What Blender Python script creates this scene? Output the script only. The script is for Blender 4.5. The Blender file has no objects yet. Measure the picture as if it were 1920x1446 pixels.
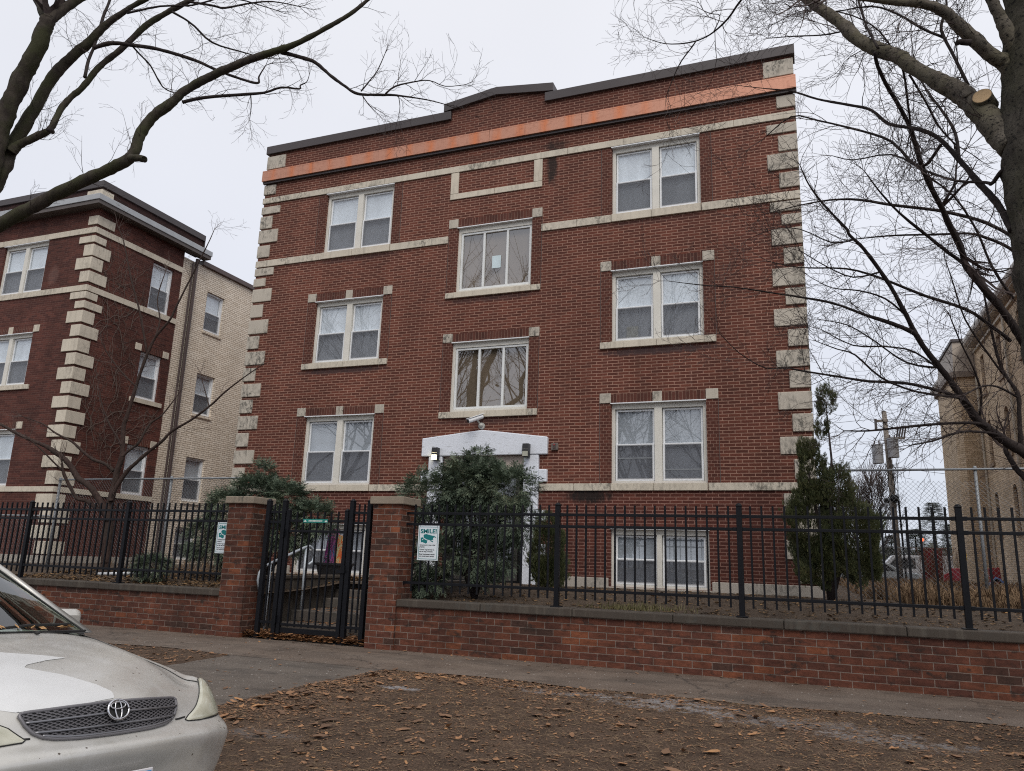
import bpy, bmesh, math, random
from mathutils import Vector, Matrix, noise
R = math.radians
scene = bpy.context.scene
COL = scene.collection
rng = random.Random(7)

# ------------------------------------------------------------------ helpers
class MB:
    def __init__(s): s.v=[]; s.f=[]; s.sm=False
    def vert(s,p): s.v.append(tuple(p)); return len(s.v)-1
    def face(s,*pts):
        i=len(s.v); s.v.extend(tuple(p) for p in pts); s.f.append(tuple(range(i,i+len(pts))))
    def box(s,x0,x1,y0,y1,z0,z1):
        i=len(s.v)
        s.v+=[(x0,y0,z0),(x1,y0,z0),(x1,y1,z0),(x0,y1,z0),(x0,y0,z1),(x1,y0,z1),(x1,y1,z1),(x0,y1,z1)]
        for q in ((0,3,2,1),(4,5,6,7),(0,1,5,4),(1,2,6,5),(2,3,7,6),(3,0,4,7)): s.f.append(tuple(i+k for k in q))
    def prism(s,poly,fn,d0,d1):
        """poly: list of (u,w); fn(u,w,d) -> xyz"""
        n=len(poly); i=len(s.v)
        s.v+=[tuple(fn(u,w,d0)) for u,w in poly]+[tuple(fn(u,w,d1)) for u,w in poly]
        s.f.append(tuple(range(i,i+n))); s.f.append(tuple(range(i+2*n-1,i+n-1,-1)))
        for k in range(n): s.f.append((i+k,i+(k+1)%n,i+n+(k+1)%n,i+n+k))
    def tube(s,pts,rad,n=6,cap=True,rough=0):
        pts=[Vector(p) for p in pts]
        if not hasattr(rad,'__len__'): rad=[rad]*len(pts)
        rings=[]; up=None
        for k,p in enumerate(pts):
            a=pts[max(k-1,0)]; b=pts[min(k+1,len(pts)-1)]
            t=(b-a)
            if t.length<1e-9: t=Vector((0,0,1))
            t.normalize()
            if up is None:
                up=t.orthogonal().normalized()
            else:
                up=(up-t*up.dot(t))
                if up.length<1e-6: up=t.orthogonal()
                up.normalize()
            w=t.cross(up)
            i=len(s.v)
            for j in range(n):
                an=2*math.pi*j/n
                dr=up*math.cos(an)+w*math.sin(an); rk=rad[k]
                if rough: q=p+dr*rk; rk*=1+rough*(noise.noise(q*5.)*1.1+noise.noise(q*17.)*.8)
                s.v.append(tuple(p+dr*rk))
            rings.append(i)
        for a,b in zip(rings,rings[1:]):
            for j in range(n): s.f.append((a+j,a+(j+1)%n,b+(j+1)%n,b+j))
        if cap and n>3:
            s.f.append(tuple(rings[0]+j for j in range(n-1,-1,-1))); s.f.append(tuple(rings[-1]+j for j in range(n)))
    def cyl(s,p,q,r,n=16): s.tube([p,q],[r,r],n)
    def grid(s,P):
        i=len(s.v); m=len(P[0])
        for row in P: s.v+= [tuple(p) for p in row]
        for a in range(len(P)-1):
            for b in range(m-1): s.f.append((i+a*m+b,i+a*m+b+1,i+(a+1)*m+b+1,i+(a+1)*m+b))
    def ball(s,c,r,n=10,sz=1.0):
        P=[[ (c[0]+r*math.sin(math.pi*a/n)*math.cos(2*math.pi*b/(2*n)),c[1]+r*math.sin(math.pi*a/n)*math.sin(2*math.pi*b/(2*n)),c[2]+sz*r*math.cos(math.pi*a/n)) for b in range(2*n+1)] for a in range(n+1)]
        s.grid(P)

BASE={}
def root_base(o):
    while o.parent: o=o.parent
    return BASE.get(o.name,Vector((0,0,0)))
def build(name,mb,mat,parent=None,smooth=False,bevel=0,recalc=True,base=None):
    me=bpy.data.meshes.new(name)
    if parent is not None: b=root_base(parent)
    else: b=Vector(base) if base is not None else Vector((0,0,0))
    v=[(p[0]-b[0],p[1]-b[1],p[2]-b[2]) for p in mb.v]
    me.from_pydata(v,[],mb.f)
    if recalc:
        bm=bmesh.new(); bm.from_mesh(me); bmesh.ops.recalc_face_normals(bm,faces=bm.faces); bm.to_mesh(me); bm.free()
    me.materials.append(mat)
    if smooth:
        me.shade_smooth()
    o=bpy.data.objects.new(name,me); COL.objects.link(o)
    if parent is not None: o.parent=parent
    else:
        o.location=b; BASE[o.name]=b
    if bevel:
        m=o.modifiers.new('bevel','BEVEL'); m.width=bevel; m.segments=2; m.limit_method='ANGLE'
    return o
def tag(o,label=None,cat=None,group=None,kind=None):
    if label: o['label']=label
    if cat: o['category']=cat
    if group: o['group']=group
    if kind: o['kind']=kind
    return o
def thing(name,loc,label,cat,group=None):
    o=bpy.data.objects.new(name,None); COL.objects.link(o); o.location=loc; o.empty_display_size=.2
    BASE[o.name]=Vector(loc)
    return tag(o,label,cat,group)
def dup(o,off,parent):
    c=o.copy(); COL.objects.link(c); c.parent=parent; c.location=Vector(o.location)+Vector(off); return c
def copy_tree(o,parent=None,loc=None):
    c=o.copy(); COL.objects.link(c); c.parent=parent
    if loc is not None: c.location=loc; BASE[c.name]=Vector(loc)
    for ch in list(o.children): copy_tree(ch,c)
    return c

# ------------------------------------------------------------------ node materials
def newmat(name):
    m=bpy.data.materials.new(name); m.use_nodes=True
    nt=m.node_tree; b=nt.nodes['Principled BSDF']; return m,nt,b
def N(nt,t,**kw):
    n=nt.nodes.new(t)
    for k,v in kw.items():
        if k in n.inputs: n.inputs[k].default_value=v
        else: setattr(n,k,v)
    return n
def L(nt,a,b): nt.links.new(a,b)
def math_(nt,op,a,b=None,clamp=False):
    n=nt.nodes.new('ShaderNodeMath'); n.operation=op; n.use_clamp=clamp
    for i,x in enumerate((a,b)):
        if x is None: continue
        if isinstance(x,(int,float)): n.inputs[i].default_value=x
        else: L(nt,x,n.inputs[i])
    return n.outputs[0]
def mixc(nt,fac,a,b,mode='MIX'):
    n=nt.nodes.new('ShaderNodeMix'); n.data_type='RGBA'; n.blend_type=mode
    for i,x in ((0,fac),(6,a),(7,b)):
        if isinstance(x,(int,float)): n.inputs[i].default_value=x
        elif isinstance(x,(tuple,list)): n.inputs[i].default_value=(*x[:3],1)
        else: L(nt,x,n.inputs[i])
    return n.outputs[2]
def ramp(nt,fac,stops,interp='LINEAR'):
    n=nt.nodes.new('ShaderNodeValToRGB'); cr=n.color_ramp; cr.interpolation=interp
    while len(cr.elements)<len(stops): cr.elements.new(.5)
    for e,(p,c) in zip(cr.elements,stops):
        e.position=p; e.color=(*c,1) if hasattr(c,'__len__') else (c,c,c,1)
    L(nt,fac,n.inputs[0]); return n.outputs[0]
def pos(nt): return nt.nodes.new('ShaderNodeNewGeometry').outputs['Position']
def noise_(nt,vec,scale,detail=4,rough=.55,dist=0):
    n=N(nt,'ShaderNodeTexNoise',Scale=scale,Detail=detail,Roughness=rough,Distortion=dist)
    if vec is not None: L(nt,vec,n.inputs['Vector'])
    return n.outputs['Fac']
def scalev(nt,vec,s,off=(0,0,0)):
    n=nt.nodes.new('ShaderNodeMapping'); n.inputs['Scale'].default_value=s; n.inputs['Location'].default_value=off
    L(nt,vec,n.inputs['Vector']); return n.outputs[0]
def bump(nt,b,h,strength=.3,dist=.01):
    n=N(nt,'ShaderNodeBump',Strength=strength,Distance=dist); L(nt,h,n.inputs['Height']); L(nt,n.outputs[0],b.inputs['Normal'])
def simple(name,col,rough=.6,metal=0,var=.12,vs=3.,spec=.5,bumpy=0,bs=60,coat=0):
    m,nt,b=newmat(name); p=pos(nt)
    n=noise_(nt,p,vs,5)
    lo=tuple(c*(1-var) for c in col); hi=tuple(min(1,c*(1+var)) for c in col)
    L(nt,ramp(nt,n,[(.3,lo),(.7,hi)]),b.inputs['Base Color'])
    b.inputs['Roughness'].default_value=rough; b.inputs['Metallic'].default_value=metal
    b.inputs['Specular IOR Level'].default_value=spec
    if coat: b.inputs['Coat Weight'].default_value=coat; b.inputs['Coat Roughness'].default_value=.08
    if bumpy: bump(nt,b,noise_(nt,p,bs,4),bumpy,.005)
    return m
def wallcoords(nt):
    g=nt.nodes.new('ShaderNodeNewGeometry')
    sp=nt.nodes.new('ShaderNodeSeparateXYZ'); L(nt,g.outputs['Position'],sp.inputs[0])
    sn=nt.nodes.new('ShaderNodeSeparateXYZ'); L(nt,g.outputs['True Normal'],sn.inputs[0])
    ax=math_(nt,'ABSOLUTE',sn.outputs[0]); side=math_(nt,'GREATER_THAN',ax,.6)
    mx=nt.nodes.new('ShaderNodeMix'); mx.data_type='FLOAT'
    L(nt,side,mx.inputs[0]); L(nt,sp.outputs[0],mx.inputs[2]); L(nt,sp.outputs[1],mx.inputs[3])
    cb=nt.nodes.new('ShaderNodeCombineXYZ'); L(nt,mx.outputs[0],cb.inputs[0]); L(nt,sp.outputs[2],cb.inputs[1])
    return cb.outputs[0],g.outputs['Position'],sp
def brick(name,palette,mortar,bw=.243,rh=.068,ms=.007,zoff=0.,swap=False,bstr=.6,weather=.3,smear=.25,squash=1.0):
    m,nt,b=newmat(name)
    v,p,sp=wallcoords(nt)
    if swap:
        s=nt.nodes.new('ShaderNodeSeparateXYZ'); L(nt,v,s.inputs[0]); c=nt.nodes.new('ShaderNodeCombineXYZ')
        L(nt,s.outputs[1],c.inputs[0]); L(nt,s.outputs[0],c.inputs[1]); v=c.outputs[0]
    # slightly uneven courses
    nz=N(nt,'ShaderNodeTexNoise',Scale=1.7,Detail=3); L(nt,p,nz.inputs['Vector'])
    wob=nt.nodes.new('ShaderNodeVectorMath'); wob.operation='MULTIPLY_ADD'
    L(nt,nz.outputs['Color'],wob.inputs[0]); wob.inputs[1].default_value=(.012,.012,0)
    L(nt,scalev(nt,v,(1,1,1),(0,zoff,0)),wob.inputs[2])
    t=nt.nodes.new('ShaderNodeTexBrick'); t.offset=.5; t.squash=squash
    t.inputs['Color1'].default_value=(0,0,0,1); t.inputs['Color2'].default_value=(1,1,1,1); t.inputs['Mortar'].default_value=(.5,.5,.5,1)
    t.inputs['Scale'].default_value=1; t.inputs['Mortar Size'].default_value=ms; t.inputs['Mortar Smooth'].default_value=.25
    t.inputs['Bias'].default_value=0; t.inputs['Brick Width'].default_value=bw; t.inputs['Row Height'].default_value=rh
    L(nt,wob.outputs[0],t.inputs['Vector'])
    colr=ramp(nt,t.outputs['Color'],palette,'CONSTANT' if len(palette)>3 else 'LINEAR')
    fine=noise_(nt,p,38,6,.65)
    colr=mixc(nt,1,colr,ramp(nt,fine,[(.25,.72),(.75,1.22)]),'MULTIPLY')
    mort=mixc(nt,1,mortar,ramp(nt,noise_(nt,p,9,4),[(.3,.75),(.7,1.15)]),'MULTIPLY')
    # mortar partly smeared / faded
    fac=math_(nt,'MULTIPLY',t.outputs['Fac'],ramp(nt,noise_(nt,p,2.3,4),[(.2,1-smear),(.8,1.0)]))
    c=mixc(nt,fac,colr,mort)
    w=noise_(nt,scalev(nt,p,(1,1,.35)),.9,6,.6)
    c=mixc(nt,1,c,ramp(nt,w,[(.3,1-weather),(.68,1+weather*.35)]),'MULTIPLY')
    b.inputs['Roughness'].default_value=.85; b.inputs['Specular IOR Level'].default_value=.3
    h=math_(nt,'SUBTRACT',math_(nt,'MULTIPLY',fine,.35),t.outputs['Fac'])
    bump(nt,b,h,bstr,.006)
    return m,nt,b,c,p,sp
def stone(name,col,dirt=.55,rough=.85,scale=1.):
    m,nt,b=newmat(name); p=pos(nt)
    base=mixc(nt,noise_(nt,p,1.6*scale,5),tuple(c*.82 for c in col),tuple(c*1.1 for c in col))
    sp=noise_(nt,scalev(nt,p,(1,1,.6)),16*scale,8,.7,.4)
    patch=noise_(nt,p,1.1*scale,4,.6)
    mask=math_(nt,'MULTIPLY',ramp(nt,sp,[(.45,0.),(.60,1.)]),ramp(nt,patch,[(.44,0.),(.62,1.)]))
    mask=math_(nt,'MULTIPLY',mask,dirt)
    c=mixc(nt,mask,base,(.06,.058,.05))
    streak=noise_(nt,scalev(nt,p,(9,9,.7)),1.2,5,.6)
    c=mixc(nt,ramp(nt,streak,[(.5,0.),(.75,.35)]),c,(.17,.15,.12))
    L(nt,c,b.inputs['Base Color']); b.inputs['Roughness'].default_value=rough
    bump(nt,b,noise_(nt,p,45,6,.7),.35,.006)
    return m

M={}
# main brick with real stains: black drip below the belt and the one by the panel
def stain_mask(nt,p,cx,cz,wx,wz,soft=.5):
    s=nt.nodes.new('ShaderNodeSeparateXYZ'); L(nt,p,s.inputs[0])
    dx=math_(nt,'DIVIDE',math_(nt,'SUBTRACT',s.outputs[0],cx),wx)
    dz=math_(nt,'DIVIDE',math_(nt,'SUBTRACT',s.outputs[2],cz),wz)
    r=math_(nt,'ADD',math_(nt,'MULTIPLY',dx,dx),math_(nt,'MULTIPLY',dz,dz))
    n=noise_(nt,scalev(nt,p,(6,6,2.2)),1.5,6,.7)
    k=math_(nt,'ADD',r,math_(nt,'MULTIPLY',math_(nt,'SUBTRACT',n,.5),2.2))
    return ramp(nt,k,[(.25,1.),(1.0,0.)])
mm,nt,b,c,p,sp=brick('house_brick',[(0,(.084,.0255,.0170)),(.5,(.114,.0340,.0220)),(1,(.152,.0460,.0285))],(.34,.195,.145),ms=.0095,zoff=.012,weather=.26,smear=.15)
mort=c
for a in ((-4.42,2.80,.62,.20,.92),(-5.40,10.75,.16,.62,.85),(-5.3,11.25,.35,.22,.6),(-6.9,11.3,2.2,.10,.35)):
    c=mixc(nt,math_(nt,'MULTIPLY',stain_mask(nt,p,*a[:4]),a[4]),c,(.012,.011,.010))
# purplish dark bricks in a band under sills, and a darker purplish base
for a in ((-2.9,5.93,1.5,.10,.85),(-10.9,5.95,1.5,.09,.8),(-6.9,7.5,1.5,.09,.55),(-6.9,4.5,1.5,.09,.45),(-10.8,8.97,1.6,.07,.45),(-2.9,8.97,1.6,.07,.3)):
    c=mixc(nt,math_(nt,'MULTIPLY',stain_mask(nt,p,*a[:4]),a[4]),c,(.055,.035,.036))
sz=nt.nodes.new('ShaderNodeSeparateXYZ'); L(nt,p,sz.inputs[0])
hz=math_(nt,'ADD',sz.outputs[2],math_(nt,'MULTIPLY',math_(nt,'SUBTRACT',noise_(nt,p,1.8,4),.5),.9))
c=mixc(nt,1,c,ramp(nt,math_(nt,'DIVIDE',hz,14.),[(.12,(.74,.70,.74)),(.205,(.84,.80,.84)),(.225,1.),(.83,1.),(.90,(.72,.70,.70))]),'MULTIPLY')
# pale lime streaks running down in places
st=noise_(nt,scalev(nt,p,(5,5,.5)),1.4,5,.6)
c=mixc(nt,math_(nt,'MULTIPLY',ramp(nt,st,[(.62,0.),(.78,1.)]),.22),c,(.30,.20,.17))
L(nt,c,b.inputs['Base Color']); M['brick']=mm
mm,nt,b,c,p,sp=brick('header_brick',[(0,(.072,.0225,.0155)),(1,(.112,.0345,.0225))],(.28,.165,.125),bw=.122,rh=.068,ms=.006,zoff=.012,weather=.25); L(nt,c,b.inputs['Base Color']); M['header']=mm
mm,nt,b,c,p,sp=brick('soldier_brick',[(0,(.072,.026,.019)),(1,(.12,.040,.028))],(.24,.145,.11),bw=.5,rh=.0745,ms=.006,swap=True,weather=.35); L(nt,c,b.inputs['Base Color']); M['soldier']=mm
mm,nt,b,c,p,sp=brick('neighbour_brick',[(0,(.068,.0225,.018)),(.5,(.092,.030,.022)),(1,(.130,.043,.031))],(.18,.10,.08),ms=.006,weather=.4,smear=.6)
pch=stain_mask(nt,p,-21.95,9.7,.26,.36)
c=mixc(nt,math_(nt,'MULTIPLY',pch,.2),c,(.33,.2,.17))
L(nt,c,b.inputs['Base Color']); M['nbrick']=mm
mm,nt,b,c,p,sp=brick('parapet_brick',[(0,(.03,.012,.011)),(1,(.055,.02,.017))],(.05,.03,.026),ms=.006,weather=.4); L(nt,c,b.inputs['Base Color']); M['pbrick']=mm
mm,nt,b,c,p,sp=brick('cream_brick',[(0,(.78,.68,.55)),(.5,(.86,.76,.63)),(1,(.92,.83,.70))],(.26,.20,.15),bw=.235,rh=.074,ms=.0085,weather=.15,smear=.2); L(nt,c,b.inputs['Base Color']); M['cream']=mm
mm,nt,b,c,p,sp=brick('tan_brick',[(0,(.56,.43,.28)),(.5,(.68,.53,.36)),(1,(.78,.62,.44))],(.28,.20,.13),bw=.25,rh=.085,ms=.009,weather=.3,smear=.3); L(nt,c,b.inputs['Base Color']); M['tan']=mm
pal=[(0,(.066,.033,.024)),(.04,(.128,.044,.026)),(.26,(.105,.037,.024)),(.42,(.145,.050,.028)),(.60,(.094,.035,.023)),(.74,(.132,.046,.027)),(.91,(.190,.063,.030)),(.975,(.076,.034,.024))]
mm,nt,b,c,p,sp=brick('garden_brick',pal,(.24,.19,.16),bw=.256,rh=.0925,ms=.0065,zoff=0,weather=.45,bstr=.9,smear=.35)
# long tonal variation along each brick and dark mottled weathering
c=mixc(nt,1,c,ramp(nt,noise_(nt,scalev(nt,p,(4,4,12)),1.3,4,.6),[(.3,.62),(.7,1.3)]),'MULTIPLY')
mo=math_(nt,'MULTIPLY',ramp(nt,noise_(nt,scalev(nt,p,(4.5,4.5,9)),1.15,3,.5),[(.60,0.),(.68,1.)]),ramp(nt,noise_(nt,p,30,5,.7),[(.35,.35),(.6,.9)]))
c=mixc(nt,mo,c,(.026,.018,.015))
c=mixc(nt,ramp(nt,noise_(nt,scalev(nt,p,(1.6,1.6,1.2)),1.1,6,.7),[(.55,0.),(.72,.65)]),c,(.045,.026,.020))
L(nt,c,b.inputs['Base Color']); M['gbrick']=mm
M['stone']=stone('limestone',(.60,.545,.45),.8)
M['stone_clean']=stone('limestone_pale',(.62,.56,.46),.3)
M['quoin']=stone('quoin_stone',(.50,.455,.385),.95)
M['nstone']=stone('neighbour_limestone',(.62,.56,.46),.35)
M['coping']=stone('dark_coping',(.056,.044,.034),.7)
M['cap']=stone('pillar_cap',(.26,.215,.165),.8)
M['concrete']=stone('plinth_concrete',(.42,.38,.33),.5)
M['trim']=simple('cream_trim',(.66,.64,.58),.5,var=.06)
M['sash']=simple('white_vinyl',(.76,.78,.80),.35,var=.04)
M['stairframe']=simple('aluminium_white',(.70,.72,.72),.4,var=.05)
M['dark_coping']=simple('brown_metal_coping',(.050,.040,.041),.5,.0,var=.12,vs=.8)
m,nt,b=newmat('white_paint'); p=pos(nt)
c=mixc(nt,ramp(nt,noise_(nt,scalev(nt,p,(3,3,14)),1.6,7,.7),[(.60,0.),(.66,1.)]),(.70,.735,.80),(.42,.43,.44))
L(nt,c,b.inputs['Base Color']); b.inputs['Roughness'].default_value=.55; bump(nt,b,noise_(nt,scalev(nt,p,(1,1,3)),14,6),.35,.01); M['paint']=m
# copper
m,nt,b=newmat('copper'); p=pos(nt); v=scalev(nt,p,(1,1,1))
n1=noise_(nt,scalev(nt,p,(1.6,1,.5)),1.5,6,.65,1.2); n2=noise_(nt,scalev(nt,p,(3,1,6)),3,6,.7,.6)
sx=nt.nodes.new('ShaderNodeSeparateXYZ'); L(nt,p,sx.inputs[0])
per=math_(nt,'ABSOLUTE',math_(nt,'SUBTRACT',math_(nt,'FRACT',math_(nt,'DIVIDE',sx.outputs[0],.62)),.5))
edge=math_(nt,'ADD',math_(nt,'MULTIPLY',per,.9),math_(nt,'MULTIPLY',n1,.6))
right=ramp(nt,math_(nt,'DIVIDE',math_(nt,'ADD',sx.outputs[0],6.),6.),[(.35,1.),(.62,0.)])
k=math_(nt,'MULTIPLY',ramp(nt,edge,[(.5,0.),(.78,1.)]),right)
c=mixc(nt,k,(.50,.245,.165),(.58,.19,.08))
c=mixc(nt,ramp(nt,n2,[(.50,0.),(.72,.65)]),c,(.30,.11,.06))
c=mixc(nt,ramp(nt,noise_(nt,scalev(nt,p,(14,1,.8)),1.6,5,.7),[(.55,0.),(.75,.5)]),c,(.20,.085,.06))
L(nt,c,b.inputs['Base Color']); b.inputs['Metallic'].default_value=.45; b.inputs['Roughness'].default_value=.42; bump(nt,b,n1,.15,.02); M['copper']=m
# glass: dielectric-like sheet
def glassmat(name,ior,tint=(1,1,1),wav=.0):
    m,nt,b=newmat(name); nt.nodes.remove(b); out=nt.nodes['Material Output']
    ge=nt.nodes.new('ShaderNodeNewGeometry'); dt=nt.nodes.new('ShaderNodeVectorMath'); dt.operation='DOT_PRODUCT'; L(nt,ge.outputs['Normal'],dt.inputs[0]); L(nt,ge.outputs['Incoming'],dt.inputs[1])
    c5=math_(nt,'POWER',math_(nt,'SUBTRACT',1.,math_(nt,'ABSOLUTE',dt.outputs['Value']),True),5.); F0=((ior-1)/(ior+1))**2
    fr=math_(nt,'ADD',math_(nt,'MULTIPLY',c5,1-F0),F0); g=N(nt,'ShaderNodeBsdfGlossy',Roughness=.012); t=nt.nodes.new('ShaderNodeBsdfTransparent')
    t.inputs[0].default_value=(*tint,1)
    if wav:
        bp=N(nt,'ShaderNodeBump',Strength=wav,Distance=.02); L(nt,noise_(nt,pos(nt),1.3,2,.5,.6),bp.inputs['Height']); L(nt,bp.outputs[0],g.inputs['Normal'])
    mx=nt.nodes.new('ShaderNodeMixShader'); L(nt,fr,mx.inputs[0]); L(nt,t.outputs[0],mx.inputs[1]); L(nt,g.outputs[0],mx.inputs[2]); L(nt,mx.outputs[0],out.inputs[0])
    return m
M['glass']=glassmat('window_glass',2.5,(.93,.96,.98))
M['stairglass']=glassmat('stair_glass',3.0,(.8,.76,.70))
M['carglass']=glassmat('car_glass',2.3,(.74,.86,.80))
def screenmat():
    m,nt,b=newmat('insect_screen'); nt.nodes.remove(b); out=nt.nodes['Material Output']
    d=N(nt,'ShaderNodeBsdfDiffuse'); d.inputs[0].default_value=(.13,.135,.15,1); t=nt.nodes.new('ShaderNodeBsdfTransparent')
    mx=nt.nodes.new('ShaderNodeMixShader'); mx.inputs[0].default_value=.45; L(nt,t.outputs[0],mx.inputs[1]); L(nt,d.outputs[0],mx.inputs[2]); L(nt,mx.outputs[0],out.inputs[0]); return m
M['screen']=screenmat()
def blindmat(name,col,slat):
    m,nt,b=newmat(name); p=pos(nt)
    w=N(nt,'ShaderNodeTexWave',Scale=1,Distortion=.6,Detail=2); w.bands_direction='Z'; L(nt,scalev(nt,p,(1,1,slat)),w.inputs['Vector'])
    c=mixc(nt,w.outputs['Fac'],tuple(x*.82 for x in col),col)
    c=mixc(nt,1,c,ramp(nt,noise_(nt,scalev(nt,p,(1.5,1.5,.4)),1.7,4),[(.3,.8),(.7,1.1)]),'MULTIPLY')
    L(nt,c,b.inputs['Base Color']); b.inputs['Roughness'].default_value=.8; return m
M['blind']=blindmat('white_blind',(.80,.84,.88),11)
M['curtain']=blindmat('grey_curtain',(.55,.565,.60),.02)
M['tancurtain']=blindmat('tan_lining',(.30,.26,.22),.02)
M['slat']=blindmat('slatted_blind',(.46,.48,.51),11)
M['dimcurtain']=blindmat('dim_curtain',(.36,.37,.41),.02)
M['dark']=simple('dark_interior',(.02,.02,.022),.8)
M['black']=simple('black_powder_coat',(.006,.0065,.009),.42,.0,var=.2,vs=9,spec=.22)
M['galv']=simple('galvanised_steel',(.22,.235,.25),.5,.3,var=.12)
M['pipe']=simple('grey_painted_pipe',(.42,.47,.52),.38,.1,var=.1)
M['plastic_black']=simple('black_plastic',(.015,.015,.017),.45)
TREE_AND_MORE=None
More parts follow.
